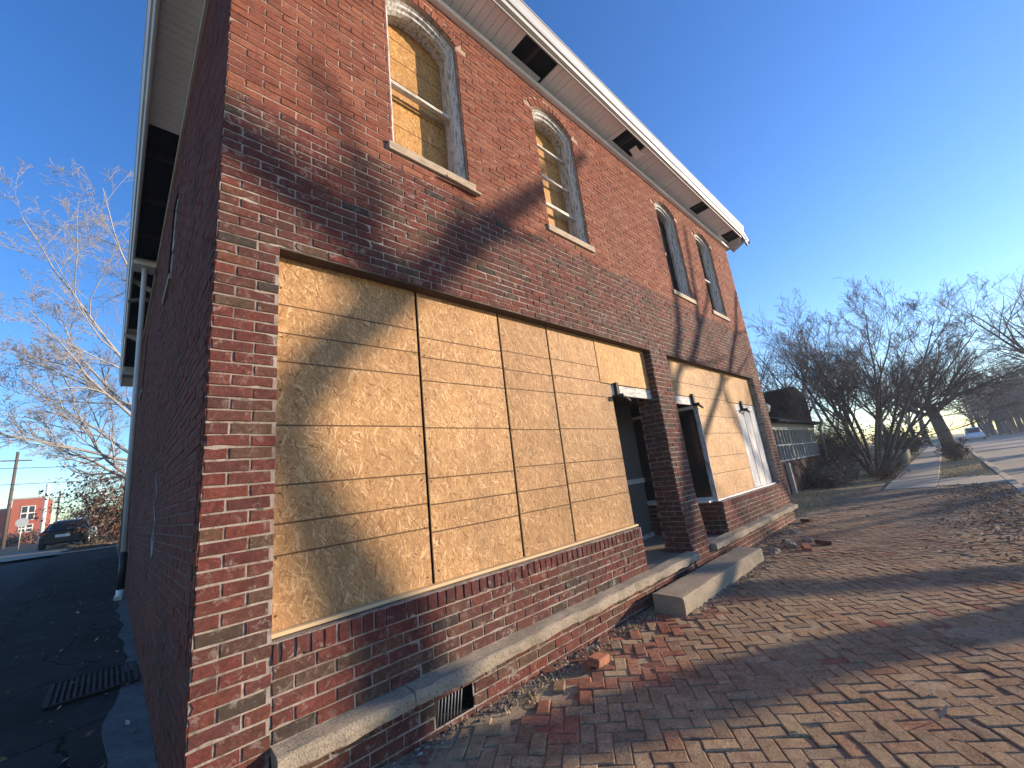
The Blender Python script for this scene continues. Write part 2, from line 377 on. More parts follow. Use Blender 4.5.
# base below the ledge, with the vent hole
vh = lambda v: [(1.26, 1.56)] if .03 < v < .19 else []
bricks(mb, lambda u, v, d: (u, -.035 - d, v), .34, 5.2, -.12, .245, rng, vh, mat=0, phase=.4)
bricks(mb, lambda u, v, d: (u, -.035 - d, v), 5.76, 10.3, -.12, .245, rng, None, mat=0, phase=.4)
bricks(mb, lambda u, v, d: (10.3 + d, u, v), -.03, .0, -.12, .245, rng, None, mat=0)
def mquad(fn, u0, u1, v0, v1, mat=3, va=None, vb=None):
    mb.poly([fn(u0, v0, 0), fn(u1, v0, 0), fn(u1, v1 if vb is None else vb, 0), fn(u0, v1 if va is None else va, 0)], mat)
# mortar faces
mquad(FRONT, 0, W, LINT, 4.2)
xs = sorted({0, W} | {c + HW * (i / 10) for c in WINS for i in range(-10, 11)})
for a, b in zip(xs, xs[1:]):
    c = next((c for c in WINS if c - HW - 1e-6 <= a and b <= c + HW + 1e-6), None)
    if c is None: mquad(FRONT, a, b, 4.2, TOP + .02, 4)
    else:
        mquad(FRONT, a, b, 4.2, SILLZ - .02, 4)
        mb.poly([FRONT(a, arch_top(a - c), 0), FRONT(b, arch_top(b - c), 0), FRONT(b, TOP + .02, 0), FRONT(a, TOP + .02, 0)], 4)
mquad(FRONT, 0, .335, -.2, LINT); mquad(FRONT, .335, 4.12, .3, .8); mquad(FRONT, 6.66, 9.93, .3, .8); mquad(FRONT, 9.93, W, .3, LINT)
for v0 in [.12 + .1 * i for i in range(10)] + [1.12]:
    v1 = v0 + .1 if v0 < 1.1 else LINT
    mb.poly([(5.22, -pier_off(v0), v0), (5.74, -pier_off(v0), v0), (5.74, -pier_off(v1), v1), (5.22, -pier_off(v1), v1)], 3)
    for X in (5.22, 5.74): mb.poly([(X, .34, v0), (X, -pier_off(v0), v0), (X, -pier_off(v1), v1), (X, .34, v1)], 3)
mb.poly([(5.22, .34, .1), (5.74, .34, .1), (5.74, .34, LINT), (5.22, .34, LINT)], 3)
mb.poly([(6.66, 0, .3), (6.51, 1.25, .3), (6.51, 1.25, .8), (6.66, 0, .8)], 3)
mb.poly([(4.12, 0, .3), (4.12, .3, .3), (4.12, .3, .8), (4.12, 0, .8)], 3)
mb.poly([(.335, 0, .8), (.335, .13, .8), (.335, .13, LINT), (.335, 0, LINT)], 3)
mb.poly([(9.93, 0, .8), (9.93, .13, .8), (9.93, .13, LINT), (9.93, 0, LINT)], 3)
BASE = lambda u, v, d: (u, -.035 - d, v)
mquad(BASE, .34, 1.26, -.2, .25); mquad(BASE, 1.56, 5.2, -.2, .25); mquad(BASE, 5.76, 10.3, -.2, .25); mquad(BASE, 1.26, 1.56, -.2, .03); mquad(BASE, 1.26, 1.56, .19, .25)
mb.poly([(10.3, -.035, -.2), (10.3, 0, -.2), (10.3, 0, .23), (10.3, -.035, .23)], 3)
mb.poly([(.34, .0, .80), (4.12, 0, .80), (4.12, .3, .80), (.34, .3, .80)], 3)
mb.poly([(6.66, .0, .80), (9.93, 0, .80), (9.93, .3, .80), (6.63, .3, .80)], 3)
mb.build('front_wall', ['brick_low', 'brick_up', 'soldier', 'mortar', 'mortar_up'], B)

# --- side wall (faces -X)
mb = MB()
SWIN = [(3.45, 4.25, 4.45, 5.9), (9.5, 10.3, 4.45, 5.9), (14.0, 14.8, 4.45, 5.9)]
sh = lambda v: [(a - .0, b + .0) for a, b, p, q in SWIN if p < v < q]
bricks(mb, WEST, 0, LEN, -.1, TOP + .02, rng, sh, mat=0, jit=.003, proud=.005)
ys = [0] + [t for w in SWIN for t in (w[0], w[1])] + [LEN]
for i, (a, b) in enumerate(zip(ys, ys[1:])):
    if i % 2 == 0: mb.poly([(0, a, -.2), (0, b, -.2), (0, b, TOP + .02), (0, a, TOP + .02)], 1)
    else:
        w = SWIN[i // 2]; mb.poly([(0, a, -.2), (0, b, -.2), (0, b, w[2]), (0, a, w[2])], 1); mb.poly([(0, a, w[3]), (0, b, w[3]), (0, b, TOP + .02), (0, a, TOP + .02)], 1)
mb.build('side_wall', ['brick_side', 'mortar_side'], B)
for a, b, p, q in SWIN:
    m = MB()
    for (y0, y1, z0, z1) in ((a, a + .07, p, q), (b - .07, b, p, q), (a, b, q - .07, q), (a, b, (p + q) / 2 - .03, (p + q) / 2 + .03)): m.box(.02, .1, y0, y1, z0, z1)
    f = m.build('side_window', 'old_wood', B)
    m = MB(); m.box(.08, .09, a, b, p, q); m.build('board', 'osb', f)
    m = MB(); m.box(-.035, .1, a - .05, b + .05, p - .07, p); m.build('sill', 'sill', f, .006)

# --- rear shell, inside, roof
m = MB()
m.poly([(0, LEN, -.2), (W, LEN, -.2), (W, LEN, 6.7), (0, LEN, 6.7)]); m.poly([(W, 0, -.2), (W, LEN, -.2), (W, LEN, 6.7), (W, 0, 6.7)])
m.build('rear_wall', 'brick_low', B)
m = MB()
m.box(.12, 6.5, 1.27, 1.3, 0, 3.4); m.box(4.06, 4.10, .3, 1.27, .3, 3.4); m.box(.12, W - .02, .14, LEN - .1, 3.38, 3.42)
m.box(.12, W - .02, .3, LEN - .1, .02, .06); m.box(W - .06, W - .03, .14, 8, 0, 3.4); m.box(.12, W - .02, 5, 5.04, 0, 3.4); m.box(.08, .12, .14, LEN - .1, 0, 6.6); m.box(.14, W - .05, .30, .34, 3.45, 6.6)  # last box: inner plane behind the upper wall, added to stop light
m.box(4.06, 6.7, .125, .145, 2.62, 3.4); m.box(6.5, 6.56, 1.25, 1.3, 0, 3.4)
m.build('interior', 'void', B)
m = MB(); m.box(4.10, 6.56, .145, 1.27, 2.60, 2.62); m.build('porch_ceiling', 'plaster', B)
m = MB()
e = .42; zt = 6.95
c = [(-e, -e, zt), (W + e, -e, zt), (W + e, LEN + e, zt), (-e, LEN + e, zt)]; r = [(W / 2, W / 2, zt + 2), (W / 2, LEN - W / 2, zt + 2)]
m.poly([c[0], c[1], r[0]]); m.poly([c[1], c[2], r[1], r[0]]); m.poly([c[2], c[3], r[1]]); m.poly([c[3], c[0], r[0], r[1]])
m.build('roof', 'shingle', B)

# --- frieze, soffit, fascia, gutter
m = MB()
m.box(-.03, W + .03, -.022, .01, TOP + .03, 6.76, 0); m.box(-.045, W + .045, -.07, .01, TOP - .035, TOP + .03, 1)  # upper band greyed: eave shade put into its colour, lower strip whiter as lit
m.build('frieze', ['grey_trim', 'white_trim'], B, .004)
def soffit_run(m, fn, u0, u1, holes, z=6.745, w0=.022, w1=.40):
    u = u0; m = MB()
    while u < u1 - 1e-3:
        v = min(u + .1, u1)
        if not any(a < (u + v) / 2 < b for a, b in holes):
            sg = rng.uniform(-.004, .004)
            pts = [fn(u + .003, w0), fn(v - .003, w0), fn(v - .003, w1), fn(u + .003, w1)]
            m.poly([(x, y, z + sg) for x, y in pts]); m.poly([(x, y, z + .012) for x, y in pts][::-1])
            for a in (u + .003, v - .003): 
                p, q = fn(a, w0), fn(a, w1); m.poly([(*p, z + sg), (*q, z + sg), (*q, z + .02), (*p, z + .02)])
        elif m.v: m.build('soffit', 'soffit', B); m = MB()
        u = v
    if m.v: m.build('soffit', 'soffit', B)
m = MB()
soffit_run(m, lambda u, w: (u, -w), -.40, W + .05, [(2.87, 3.47), (5.2, 5.8), (8.2, 8.6), (10.0, 10.6)])
# narrow border strips left standing where panels are missing
for a, b in [(2.85, 3.45), (5.2, 5.8), (8.2, 8.6), (10.0, 10.5)]:
    m = MB(); m.box(a, b, -.085, -.022, 6.74, 6.752); m.build('soffit_strip', 'soffit', B)
m = MB(); m.obox((5.72, -.22, 6.70), (.2, .13, .008), Matrix.Rotation(.5, 3, 'Y')); m.build('hanging_soffit_piece', 'soffit', B)
soffit_run(m, lambda u, w: (-w, u), .0, LEN, [(3.75, 7.7), (8.05, 12.0), (12.6, 16.5)])
m = MB()
m.poly([(-.4, .02, 6.90), (W + .4, .02, 6.90), (W + .4, -.41, 6.90), (-.4, -.41, 6.90)]); m.poly([(-.4, 0, 6.90), (.02, 0, 6.90), (.02, LEN, 6.90), (-.4, LEN, 6.90)])
m.build('roof_deck', 'void', B)
for (bx, by) in [((-.40, 0), (y_, y_ + .045)) for y_ in (4.4, 5.6, 6.8, 8.9, 10.1, 11.3, 13.2, 14.4, 15.6)] + [((x_, x_ + .045), (-.4, 0)) for x_ in (3.15, 5.45, 8.38, 10.3)]:
    m = MB(); m.box(*bx, *by, 6.79, 6.89); m.build('rafter', 'dark_wood', B)
for c_, sz, an in (((-.22, 8.9, 6.72), (.42, .05, .09), .5), ((-.24, 9.8, 6.72), (.38, .14, .05), -.3), ((-.24, 12.4, 6.66), (.36, .3, .05), .4), ((-.22, 15.8, 6.56), (.35, .4, .28), 0)):
    m = MB(); m.obox(c_, sz, Matrix.Rotation(an, 3, 'Y')); m.build('loose_board', 'old_wood', B)
def gutter(m, fn, u0, u1, z0=6.735):
    prof = [(.402, z0 + .03), (.402, z0), (.445, z0), (.47, z0 + .06), (.495, z0 + .12), (.505, z0 + .18), (.515, z0 + .185), (.515, z0 + .2), (.49, z0 + .2), (.48, z0 + .04), (.41, z0 + .03)]
    n = 12
    for i in range(n):
        a = u0 + (u1 - u0) * i / n; b = u0 + (u1 - u0) * (i + 1) / n - (.004 if i % 3 == 2 else 0)
        for p, q in zip(prof, prof[1:]): m.poly([(*fn(a, p[0]), p[1]), (*fn(b, p[0]), p[1]), (*fn(b, q[0]), q[1]), (*fn(a, q[0]), q[1])])
m = MB()
gutter(m, lambda u, w: (u, -w), -.45, W + .02)
m.box(-.40, W + .05, -.402, -.385, 6.70, 6.93)
sag = m.build('gutter', 'gutter', B)
m = MB()      # torn gutter end hanging past the corner
g0 = len(m.v); gutter(m, lambda u, w: (u, -w), 0, .55, 0.0)
m.poly([(.55, -.40, 0), (.55, -.50, .03), (.55, -.51, .18), (.55, -.4, .18)]); m.poly([(.0, -.39, 0), (.5, -.36, .0), (.56, -.36, .16), (.0, -.39, .19)])
t = m.build('torn_gutter_end', 'zinc_shaded_gutter', B); t.location = (W + .07, .03, 6.76); t.rotation_euler = (radians(-10), radians(13), radians(3))  # darker than the gutter: shade is put into the torn end's colour
m = MB(); m.poly([(W + .05, -.39, 6.74), (W + .42, -.30, 6.69), (W + .47, -.05, 6.60), (W + .1, .0, 6.735)]); m.poly([(W + .05, -.39, 6.745), (W + .1, .0, 6.74), (W + .47, -.05, 6.605), (W + .42, -.30, 6.695)]); m.build('bent_soffit_sheet', 'grey_trim', B)
m = MB(); m.box(W + .40, W + .42, -.4, LEN, 6.70, 6.93); m.box(W, W + .4, .0, LEN, 6.735, 6.75); m.build('fascia', 'grey_trim', B)
m = MB()
gutter(m, lambda u, w: (-w + .04, u), .0, LEN); m.box(-.39, -.37, -.38, LEN, 6.70, 6.93)
m.build('side_gutter', 'grey_trim', B)
m = MB(); m.box(-.035, .0, 0.0, LEN, TOP + .0, 6.75); m.build('side_frieze', 'grey_trim', B, .004)

# --- upper windows
def opath(off):
    a0 = math.acos(HW / AR); R = AR - off; pts = [(-R * HW / AR, 0), (-R * HW / AR, SPR * .5)]
    for i in range(17):
        a = pi - a0 - (pi - 2 * a0) * i / 16; pts.append((R * cos(a), ACZ + R * sin(a)))
    return pts + [(R * HW / AR, SPR * .5), (R * HW / AR, 0)]
def sweep(m, prof, mat=0):
    rings = [[(x, y, z) for x, z in opath(o)] for o, y in prof]
    for p, q in zip(rings, rings[1:]):
        for i in range(len(p) - 1): m.poly([p[i], p[i + 1], q[i + 1], q[i]], mat, False)
def arch_poly(off, y):
    return [(x, y, z) for x, z in opath(off)]
def window(cx, kind):
    m = MB()
    sweep(m, [(-.002, .0), (.0, .05)], 1)
    sweep(m, [(.0, .045), (.03, .03), (.036, .05), (.062, .052), (.068, .08), (.095, .085), (.10, .13), (.075, .14), (.06, .28)], 0)
    w = m.build('window', ['old_wood', 'mortar_up'], B); w.location = (cx, 0, SILLZ)
    m = MB(); n = 12                      # worn timber sill with a split end
    m.box(-.475, .475, -.035, .09, -.085, 0.0)
    if kind == 0: m.obox((.30, -.045, -.11), (.42, .05, .03), Matrix.Rotation(.04, 3, 'Y'))
    s = m.build('sill', 'sill', w, .008)
    m = MB()
    if kind in (0, 1):
        m.poly(arch_poly(.055, .26)[::-1]); m.build('board', 'osb_up', w)
        m = MB()
        for z in ({0: [.27, .54, .83, 1.1, 1.38, 1.64]}.get(kind, [])): m.box(-.34, .34, .257, .259, z, z + .005)
        if m.v: m.build('board_line', 'groove', w)
        m = MB()
        for z, t, y in ({0: [(.86, .035, .12), (.90, .025, .17)], 1: [(.02, .04, .13), (.47, .045, .13), (.93, .03, .15), (1.42, .03, .15)]}[kind]):
            m = MB(); m.box(-.365, .365, y, y + .035, z, z + t); m.build('sash_bar', 'old_wood_x', w)
    else:
        m.poly(arch_poly(.055, .20)[::-1]); m.build('pane', 'glass', w)
        for bx in ((-.365, -.30, .12, .16, 0, SPR), (.30, .365, .12, .16, 0, SPR), (-.30, .30, .12, .16, 0, .06), (-.30, -.08, .11, .15, .86, .91) if kind == 2 else (-.30, .30, .12, .16, .86, .90)):
            m = MB(); m.box(*bx); m.build('sash_bar', 'old_wood', w)
        m = MB(); m.box(-.30, -.12, .19, .195, .05, 1.5); m.build('curtain', 'brick_side', w)
for c, kd in zip(WINS, (0, 1, 2, 3)): window(c, kd)

# --- lintels and storefront boards
for a, b in ((.33, 5.225), (5.735, 9.94)):
    m = MB(); m.box(a, b, -.004, .13, LINT, LINT + .012); m.box(a, b, .118, .13, LINT - .06, LINT); m.build('lintel', 'steel', B)
YB = .10
def panel(rects, lines, mat='osb', y=YB):
    """one sheet: list of rectangles (x0,x1,z0,z1) butted, with printed lines at the given heights"""
    m = MB()
    for (x0, x1, z0, z1) in rects:
        cuts = [z0] + [l for l in sorted(lines) if z0 + .02 < l < z1 - .02] + [z1]
        for i, (a, b) in enumerate(zip(cuts, cuts[1:])):
            lo = a + (.005 if i else 0); hi = b - (.005 if i < len(cuts) - 2 else 0)
            m.poly([(x0, y, lo), (x1, y, lo), (x1, y, hi), (x0, y, hi)], 0)
            if i: m.poly([(x0, y + .0008, a - .005), (x1, y + .0008, a - .005), (x1, y + .0008, a + .005), (x0, y + .0008, a + .005)], 1)
        for (p, q, r_, s) in (((x0, z0), (x0, z1), 0, 0), ((x1, z1), (x1, z0), 0, 0), ((x0, z1), (x1, z1), 0, 0), ((x1, z0), (x0, z0), 0, 0)):
            m.poly([(p[0], y, p[1]), (q[0], y, q[1]), (q[0], y + .012, q[1]), (p[0], y + .012, p[1])], 2)
    # nail heads
    for (x0, x1, z0, z1) in rects:
        zz = z0 + .06
        while zz < z1:
            for xx in (x0 + .03, x1 - .03): m.obox((xx + rng.uniform(-.008, .008), y - .001, zz + rng.uniform(-.02, .02)), (.011, .004, .011), None, 1)
            zz += .33
    # merge faces of a sheet into one island per strip is fine; colour is driven by the shared board material
    return m.build('osb_panel', [mat, 'groove', 'batten'], B)
zt = LINT + .05
LN = [2.77, 2.574, 2.38, 1.97, 1.61, 1.39, 1.217]
panel([(.352, 1.380, .832, zt)], LN)
panel([(1.406, 2.302, .832, zt)], [2.717, 2.543, 2.345, 1.96, 1.57, 1.376, 1.18])
panel([(2.330, 3.028, .832, zt)], [2.73, 2.54, 2.35, 1.95, 1.6, 1.38, 1.19])
panel([(3.056, 3.94, .832, zt), (3.94, 4.165, .832, 2.535)], [2.74, 2.55, 2.36, 1.96, 1.6, 1.39, 1.2])
panel([(3.955, 5.2, 2.545, zt)], [], 'osb_up', YB - .004)
panel([(5.75, 6.72, 2.52, zt), (6.72, 8.24, .832, zt), (8.24, 8.66, .832, 2.50)], [2.74, 2.53, 2.2, 1.9, 1.5, 1.22])
panel([(8.25, 9.92, 2.51, zt)], [], 'osb_up', YB - .006)
m = MB(); m.box(.345, 4.17, .132, .15, .80, LINT); m.box(6.7, 9.93, .132, .15, .80, LINT); m.box(4.17, 5.21, .13, .14, 2.5, LINT); m.box(5.75, 6.7, .13, .14, 2.5, LINT)
m.build('backing', 'void', B)
for a, b in ((.337, 4.17), (6.66, 9.93)):
    m = MB(); m.box(a, b, .05, .135, .808, .83); m.build('storefront_sill', 'batten' if a < 1 else 'white_trim', B, .004)
m = MB(); m.box(6.50, 6.66, .135, 1.25, .803, .83)
o = m.build('storefront_sill', 'white_trim', B)
for a, b, z0, z1 in ((4.17, 5.21, 2.40, 2.535), (5.75, 6.71, 2.375, 2.51), (8.66, 9.92, 2.36, 2.50)):
    m = MB(); m.box(a, b, .105, .14, z0, z1); m.build('header_board', 'old_wood_x', B, .004)
for a in (8.68, 9.08, 9.48):
    m = MB(); m.box(a, a + .365, .10, .125, .835, 2.355); m.build('white_plank', 'plank', B, .004)
m = MB(); m.box(6.665, 6.69, .06, .14, .83, 2.375); m.build('corner_post', 'old_wood', B, .004)
# brackets of torn lamps over the openings
for x in (4.27, 6.60, 9.0):
    m = MB(); m.box(x - .03, x + .03, .06, .10, 2.36, 2.56); m.tube([(x, .07, 2.40), (x + .06, .0, 2.34), (x + .15, .01, 2.32), (x + .2, .06, 2.36)], .018, 6); m.obox((x - .02, .02, 2.37), (.09, .06, .05), Matrix.Rotation(.5, 3, 'Z'))
    m.build('bracket', 'iron', B)
# entrance door and window of the recess
m = MB()
for (a, b, z0, z1) in ((4.14, 4.26, .3, 2.6), (5.18, 5.30, .3, 2.6), (4.26, 5.18, 2.42, 2.6), (5.30, 6.5, 1.2, 1.28), (5.30, 6.5, .3, .36)): m.box(a, b, 1.17, 1.27, z0, z1)
m.build('door_frame', 'old_wood', B)
m = MB()
for (a, b, z0, z1) in ((4.27, 4.39, .31, 2.4), (5.05, 5.17, .31, 2.4), (4.39, 5.05, .31, 1.0), (4.39, 5.05, 2.26, 2.4)): m.box(a, b, 1.20, 1.25, z0, z1)
d = m.build('entrance_door', 'door', B)
m = MB(); m.box(4.39, 5.05, 1.22, 1.235, 1.0, 2.26); m.build('pane', 'glass', d)
m = MB(); m.tube([(5.11, 1.20, 1.28), (5.11, 1.14, 1.28)], .028, 8); m.build('handle', 'chrome', d)
m = MB(); m.box(5.3, 6.5, 1.20, 1.24, .36, 2.6); m.build('wall_panel', 'plaster', B)
m = MB()
m.poly([(6.64, .14, .83), (6.50, 1.25, .83), (6.50, 1.25, 2.375), (6.64, .14, 2.375)]); m.poly([(6.62, .14, 2.44), (6.49, 1.25, 2.44), (6.49, 1.25, 2.6), (6.62, .14, 2.6)])
m.build('display_window', 'glass', B)
m = MB()
for z in (.855, 2.34):
    m = MB(); m.obox((6.565, .69, z), (.05, 1.12, .05), Matrix.Rotation(.122, 3, 'Z')); m.build('window_frame', 'grey_trim', B)
m = MB(); m.box(4.45, 4.75, .55, .85, 2.50, 2.60); m.box(4.48, 4.72, .58, .82, 2.46, 2.50); m.build('porch_lamp', 'grey_trim', B, .006)

# --- ledge, porch floor
def rough_slab(m, x0, x1, prof, step=.045, amp=.013, seed=0):
    n = max(2, int((x1 - x0) / step)); rows = []
    for i in range(n + 1):
        x = x0 + (x1 - x0) * i / n; row = []
        for j, (y, z) in enumerate(prof):
            q = Vector((x * 2.3 + seed, y * 9, z * 9 + seed))
            q2 = Vector((x * 9 + seed, y * 13, z * 13))
            d = amp * (mn.noise(q) + .9 * mn.noise(q2)) * (1.0 if 0 < j < len(prof) - 1 else .3)
            row.append((x, y + d, z + d * .7))
        rows.append(row)
    k = len(prof)
    m.add([p for r_ in rows for p in r_], [(i * k + j, (i + 1) * k + j, (i + 1) * k + j + 1, i * k + j + 1) for i in range(n) for j in range(k - 1)], 0)
    m.poly(rows[0]); m.poly(rows[-1][::-1])
prof = [(.02, .338), (-.03, .335), (-.085, .328), (-.118, .324), (-.130, .316), (-.134, .29), (-.133, .25), (-.125, .243), (-.03, .243)]
for a, b, s_ in ((.34, 1.07, 0), (1.078, 5.19, 3), (5.79, 10.32, 7)):
    m = MB(); rough_slab(m, a, b, prof, seed=s_); m.build('ledge', 'concrete', B)
m = MB(); m.box(4.09, 6.66, -.0, 1.27, .2, .300); m.build('porch_floor', 'concrete', B)
m = MB(); m.box(1.25, 1.57, .1, .13, -.05, .23); m.box(1.25, 1.57, -.03, .1, .0, .028); m.build('vent_hole', 'void', B)
m = MB()
for i in range(8): x = 1.28 + i * .026; m.tube([(x, -.012, .03), (x + .03, -.012, .19)], .0045, 5)
m.build('vent_grille', 'zinc_shaded_gutter', B)
# --- downspout
m = MB(); m.tube([(-.20, 7.85, 6.74), (-.195, 7.85, 6.4), (-.15, 7.88, 4.0), (-.09, 7.9, 1.05)], .045, 10)
ds = m.build('downspout', 'grey_trim', B)
m = MB(); m.tube([(-.085, 7.9, 1.04), (-.085, 7.9, .42)], .055, 10); m.build('lower_pipe', 'black_pipe', ds)
m = MB(); m.tube([(-.085, 7.9, .42), (-.085, 7.9, .34), (-.11, 7.82, .28)], .058, 10); m.build('elbow', 'white_trim', ds)
m = MB(); m.box(-.38, -.02, 7.68, 8.06, 6.62, 6.73); m.build('eave_block', 'soffit', B)
# --- scribbled paint on the side wall
m = MB()
pts = []
for i in range(60):
    t = i / 59; z = 1.98 - .78 * t; y = 2.82 + .14 * sin(t * 17) * (1 - .5 * t) + .05 * sin(t * 7)
    pts.append((-.010, y, z))
m.tube(pts, .005, 4); m.tube([(-.010, 2.72, 1.42), (-.010, 2.66, 1.2), (-.010, 2.72, 1.16), (-.010, 2.80, 1.3)], .006, 4); m.build('paint_scribble', 'chalk', B)

# ------------------------------------------------------------------ ground
m = MB()
gx = [-65, -45, -30, -15, -8, -5, -3, -2, -1.4, -1, -.6, -.3, 0, .3] + [1, 3, 6, 9, 10.4] + [10.4 + i * .8 for i in range(1, 20)] + [28, 34, 45, 60, 90, 150, 255]
gy = [-115, -60, -40, -25, -18, -13.3, -13.2, -3.62, -3.6, -3, -2, -1, -.5, 0, .4, .8, 1.4, 2, 3, 4, 6, 8, 11, 14, 18, 22, 26, 31, 40, 60, 100, 145]
def gz(x, y):
    z = gh(x, y)
    if -13.25 <= y <= -3.61: return -.2
    if x < -1.6 and y > 1: z -= .16
    return z - .035 + (.03 * mn.noise(Vector((x * .4, y * .4, 0))) if x > 10 else 0)
m.add([(x, y, gz(x, y)) for y in gy for x in gx], [(j * len(gx) + i, j * len(gx) + i + 1, (j + 1) * len(gx) + i + 1, (j + 1) * len(gx) + i) for j in range(len(gy) - 1) for i in range(len(gx) - 1)])
tag(m.build('ground', 'lawn'), kind='structure')
def pave_z(x, y): return .020 * mn.noise(Vector((x * .9, y * .9, 3))) + .009 * mn.noise(Vector((x * 3, y * 3, 1)))
m = MB(); NX, NY = 190, 40
def dz(x, y): return pave_z(x, y) - .011 + .015 * mn.noise(Vector((x * 1.7, y * 1.7, 9))) + .005 * mn.noise(Vector((x * 11, y * 11, 4))) + .014 * max(0, 1 - abs(y + .1) / .25) * (.6 + mn.noise(Vector((x * 2.5, 0, 2))))
m.add([(-2 + 18.6 * i / NX, -3.6 + 3.62 * j / NY, dz(-2 + 18.6 * i / NX, -3.6 + 3.62 * j / NY)) for j in range(NY + 1) for i in range(NX + 1)], [(j * (NX + 1) + i, j * (NX + 1) + i + 1, (j + 1) * (NX + 1) + i + 1, (j + 1) * (NX + 1) + i) for j in range(NY) for i in range(NX)], 0, True)
tag(m.build('dusty_ground', 'dirt'), kind='structure')
# road with kerb
m = MB(); 
for a, b in ((-60, 0), (0, 30), (30, 80), (80, 250)): m.poly([(a, -13, -.13), (b, -13, -.13), (b, -3.62, -.13), (a, -3.62, -.13)])
tag(m.build('road', 'asphalt'), kind='structure')
m = MB(); x = -20
while x < 120: m.box(x, x + 2.98, -3.64, -3.48, -.3, .004 + rng.uniform(-.006, .006)); x += 3
x = -20
while x < 200: m.box(x, x + 2.98, -13.2, -13.0, -.3, .01); x += 3
tag(m.build('kerb', 'sidewalk', None, .012), kind='structure')
# concrete walk beyond the bricks, and a driveway crossing
m = MB(); x = 16.3
while x < 110:
    t = rng.uniform(-.008, .008); m.box(x, x + 1.48, -2.15, -1.0, -.1, .012 + t); x += 1.5
m.box(16.6, 19.2, -3.47, -2.16, -.1, .01)
tag(m.build('sidewalk', 'sidewalk', None, .01), kind='structure')
# brick pavement
P = MB()
def in_walk(x, y): return -1.8 < x < 15.9 and -3.44 < y < -.06 - (.0 if x < 10.3 else .035 * (x - 10.3)) and not (3.83 < x < 6.42 and y > -.50)
Wd = .094; ang = radians(38); ca, sa = cos(ang), sin(ang)
def paver(cx, cy, lx, ly, rot, mat, gap=.0045):
    a, b = lx / 2 - gap / 2 + rng.uniform(-.0015, .001), ly / 2 - gap / 2 + rng.uniform(-.0015, .001)
    r = rot + rng.gauss(0, .012); cr, sr = cos(r), sin(r)
    near = max(0, 1 - abs(cy + .3) / .5) * (1 if cx < 7 else .5)
    z0 = pave_z(cx, cy) + rng.gauss(0, .002 + .006 * near)
    tx, ty = rng.gauss(0, .018 + .035 * near), rng.gauss(0, .018 + .035 * near); t = .006
    def pt(u, v, dz): return (cx + u * cr - v * sr, cy + u * sr + v * cr, z0 + dz + tx * u + ty * v)
    j = lambda: rng.uniform(-.003, .003)
    cs = [(-a + j(), -b + j()), (a + j(), -b + j()), (a + j(), b + j()), (-a + j(), b + j())]
    s1 = 1 - t / a; s2 = 1 - t / b
    vs = [pt(u, v, -.05) for u, v in cs] + [pt(u, v, -.005) for u, v in cs] + [pt(u * s1, v * s2, 0) for u, v in cs]
    P.add(vs, [(8, 9, 10, 11), (4, 5, 9, 8), (5, 6, 10, 9), (6, 7, 11, 10), (7, 4, 8, 11), (0, 1, 5, 4), (1, 2, 6, 5), (2, 3, 7, 6), (3, 0, 4, 7)], mat)
for i in range(-66, 190):
    for j in range(-190, 66):
        k = (i - j) % 4
        if k not in (0, 3): continue
        u, v = ((i + 1) * Wd, (j + .5) * Wd) if k == 0 else ((i + .5) * Wd, (j + 1) * Wd)
        x = u * ca - v * sa; y = u * sa + v * ca
        if not in_walk(x, y): continue
        if 10.75 < x + .15 * y < 11.75: continue
        dn = mn.noise(Vector((x * 1.3, y * 1.3, 7)))
        if y > -.35 and dn > .12 and rng.random() < .6: continue
        if y < -2.75 and x > 8 and rng.random() < .5: continue
        new = 1 if (1.6 < x < 4.3 and y > -.72 + .4 * dn and rng.random() < .7) or rng.random() < .012 else 0
        paver(x, y, 2 * Wd if k == 0 else Wd, Wd if k == 0 else 2 * Wd, ang, new)
for c in range(9):
    for r in range(17):
        y = -.25 - r * .2 - (.1 if c % 2 else 0); x = 10.8 + c * .105 - .15 * y
        if in_walk(x, y): paver(x, y, .2, .1, pi / 2 + .15, 0)
tag(P.build('brick_pavement', ['paver', 'paver_new']), kind='structure')
# side walk (in the building's shade), its crumbly edge along the wall, side street
def strip(name, mat, x0, x1, y0, y1, dz, n=24, edge=None, kind='structure', th=.12):
    m = MB(); rows = []
    for i in range(n + 1):
        y = y0 + (y1 - y0) * i / n; a, b = (x0, x1) if edge is None else edge(y)
        rows.append([(a, y, gh(-1, y) + dz - th), (a, y, gh(-1, y) + dz), ((a + b) / 2, y, gh(-1, y) + dz), (b, y, gh(-1, y) + dz), (b, y, gh(-1, y) + dz - th)])
    m.add([p for r_ in rows for p in r_], [(i * 5 + j, i * 5 + j + 1, (i + 1) * 5 + j + 1, (i + 1) * 5 + j) for i in range(n) for j in range(4)])
    m.poly(rows[0]); m.poly(rows[-1][::-1])
    return tag(m.build(name, mat), kind=kind)
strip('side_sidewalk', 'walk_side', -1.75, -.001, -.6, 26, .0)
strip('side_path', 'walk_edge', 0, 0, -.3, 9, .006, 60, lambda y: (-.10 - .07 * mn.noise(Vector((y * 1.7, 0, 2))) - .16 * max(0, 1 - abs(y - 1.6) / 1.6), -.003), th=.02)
m = MB()
for a, b in ((.3, 22), (22, 32), (32, 60), (60, 140)):
    m.poly([(-9.5, a, gh(-3, a) - .115), (-1.76, a, gh(-3, a) - .115), (-1.76, b, gh(-3, b) - .115), (-9.5, b, gh(-3, b) - .115)])
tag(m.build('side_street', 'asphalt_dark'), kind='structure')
m = MB(); m.poly([(-40, 24.5, gh(-3, 26) - .06), (4, 24.5, gh(-3, 26) - .06), (4, 33, gh(-3, 33) - .06), (-40, 33, gh(-3, 33) - .06)])
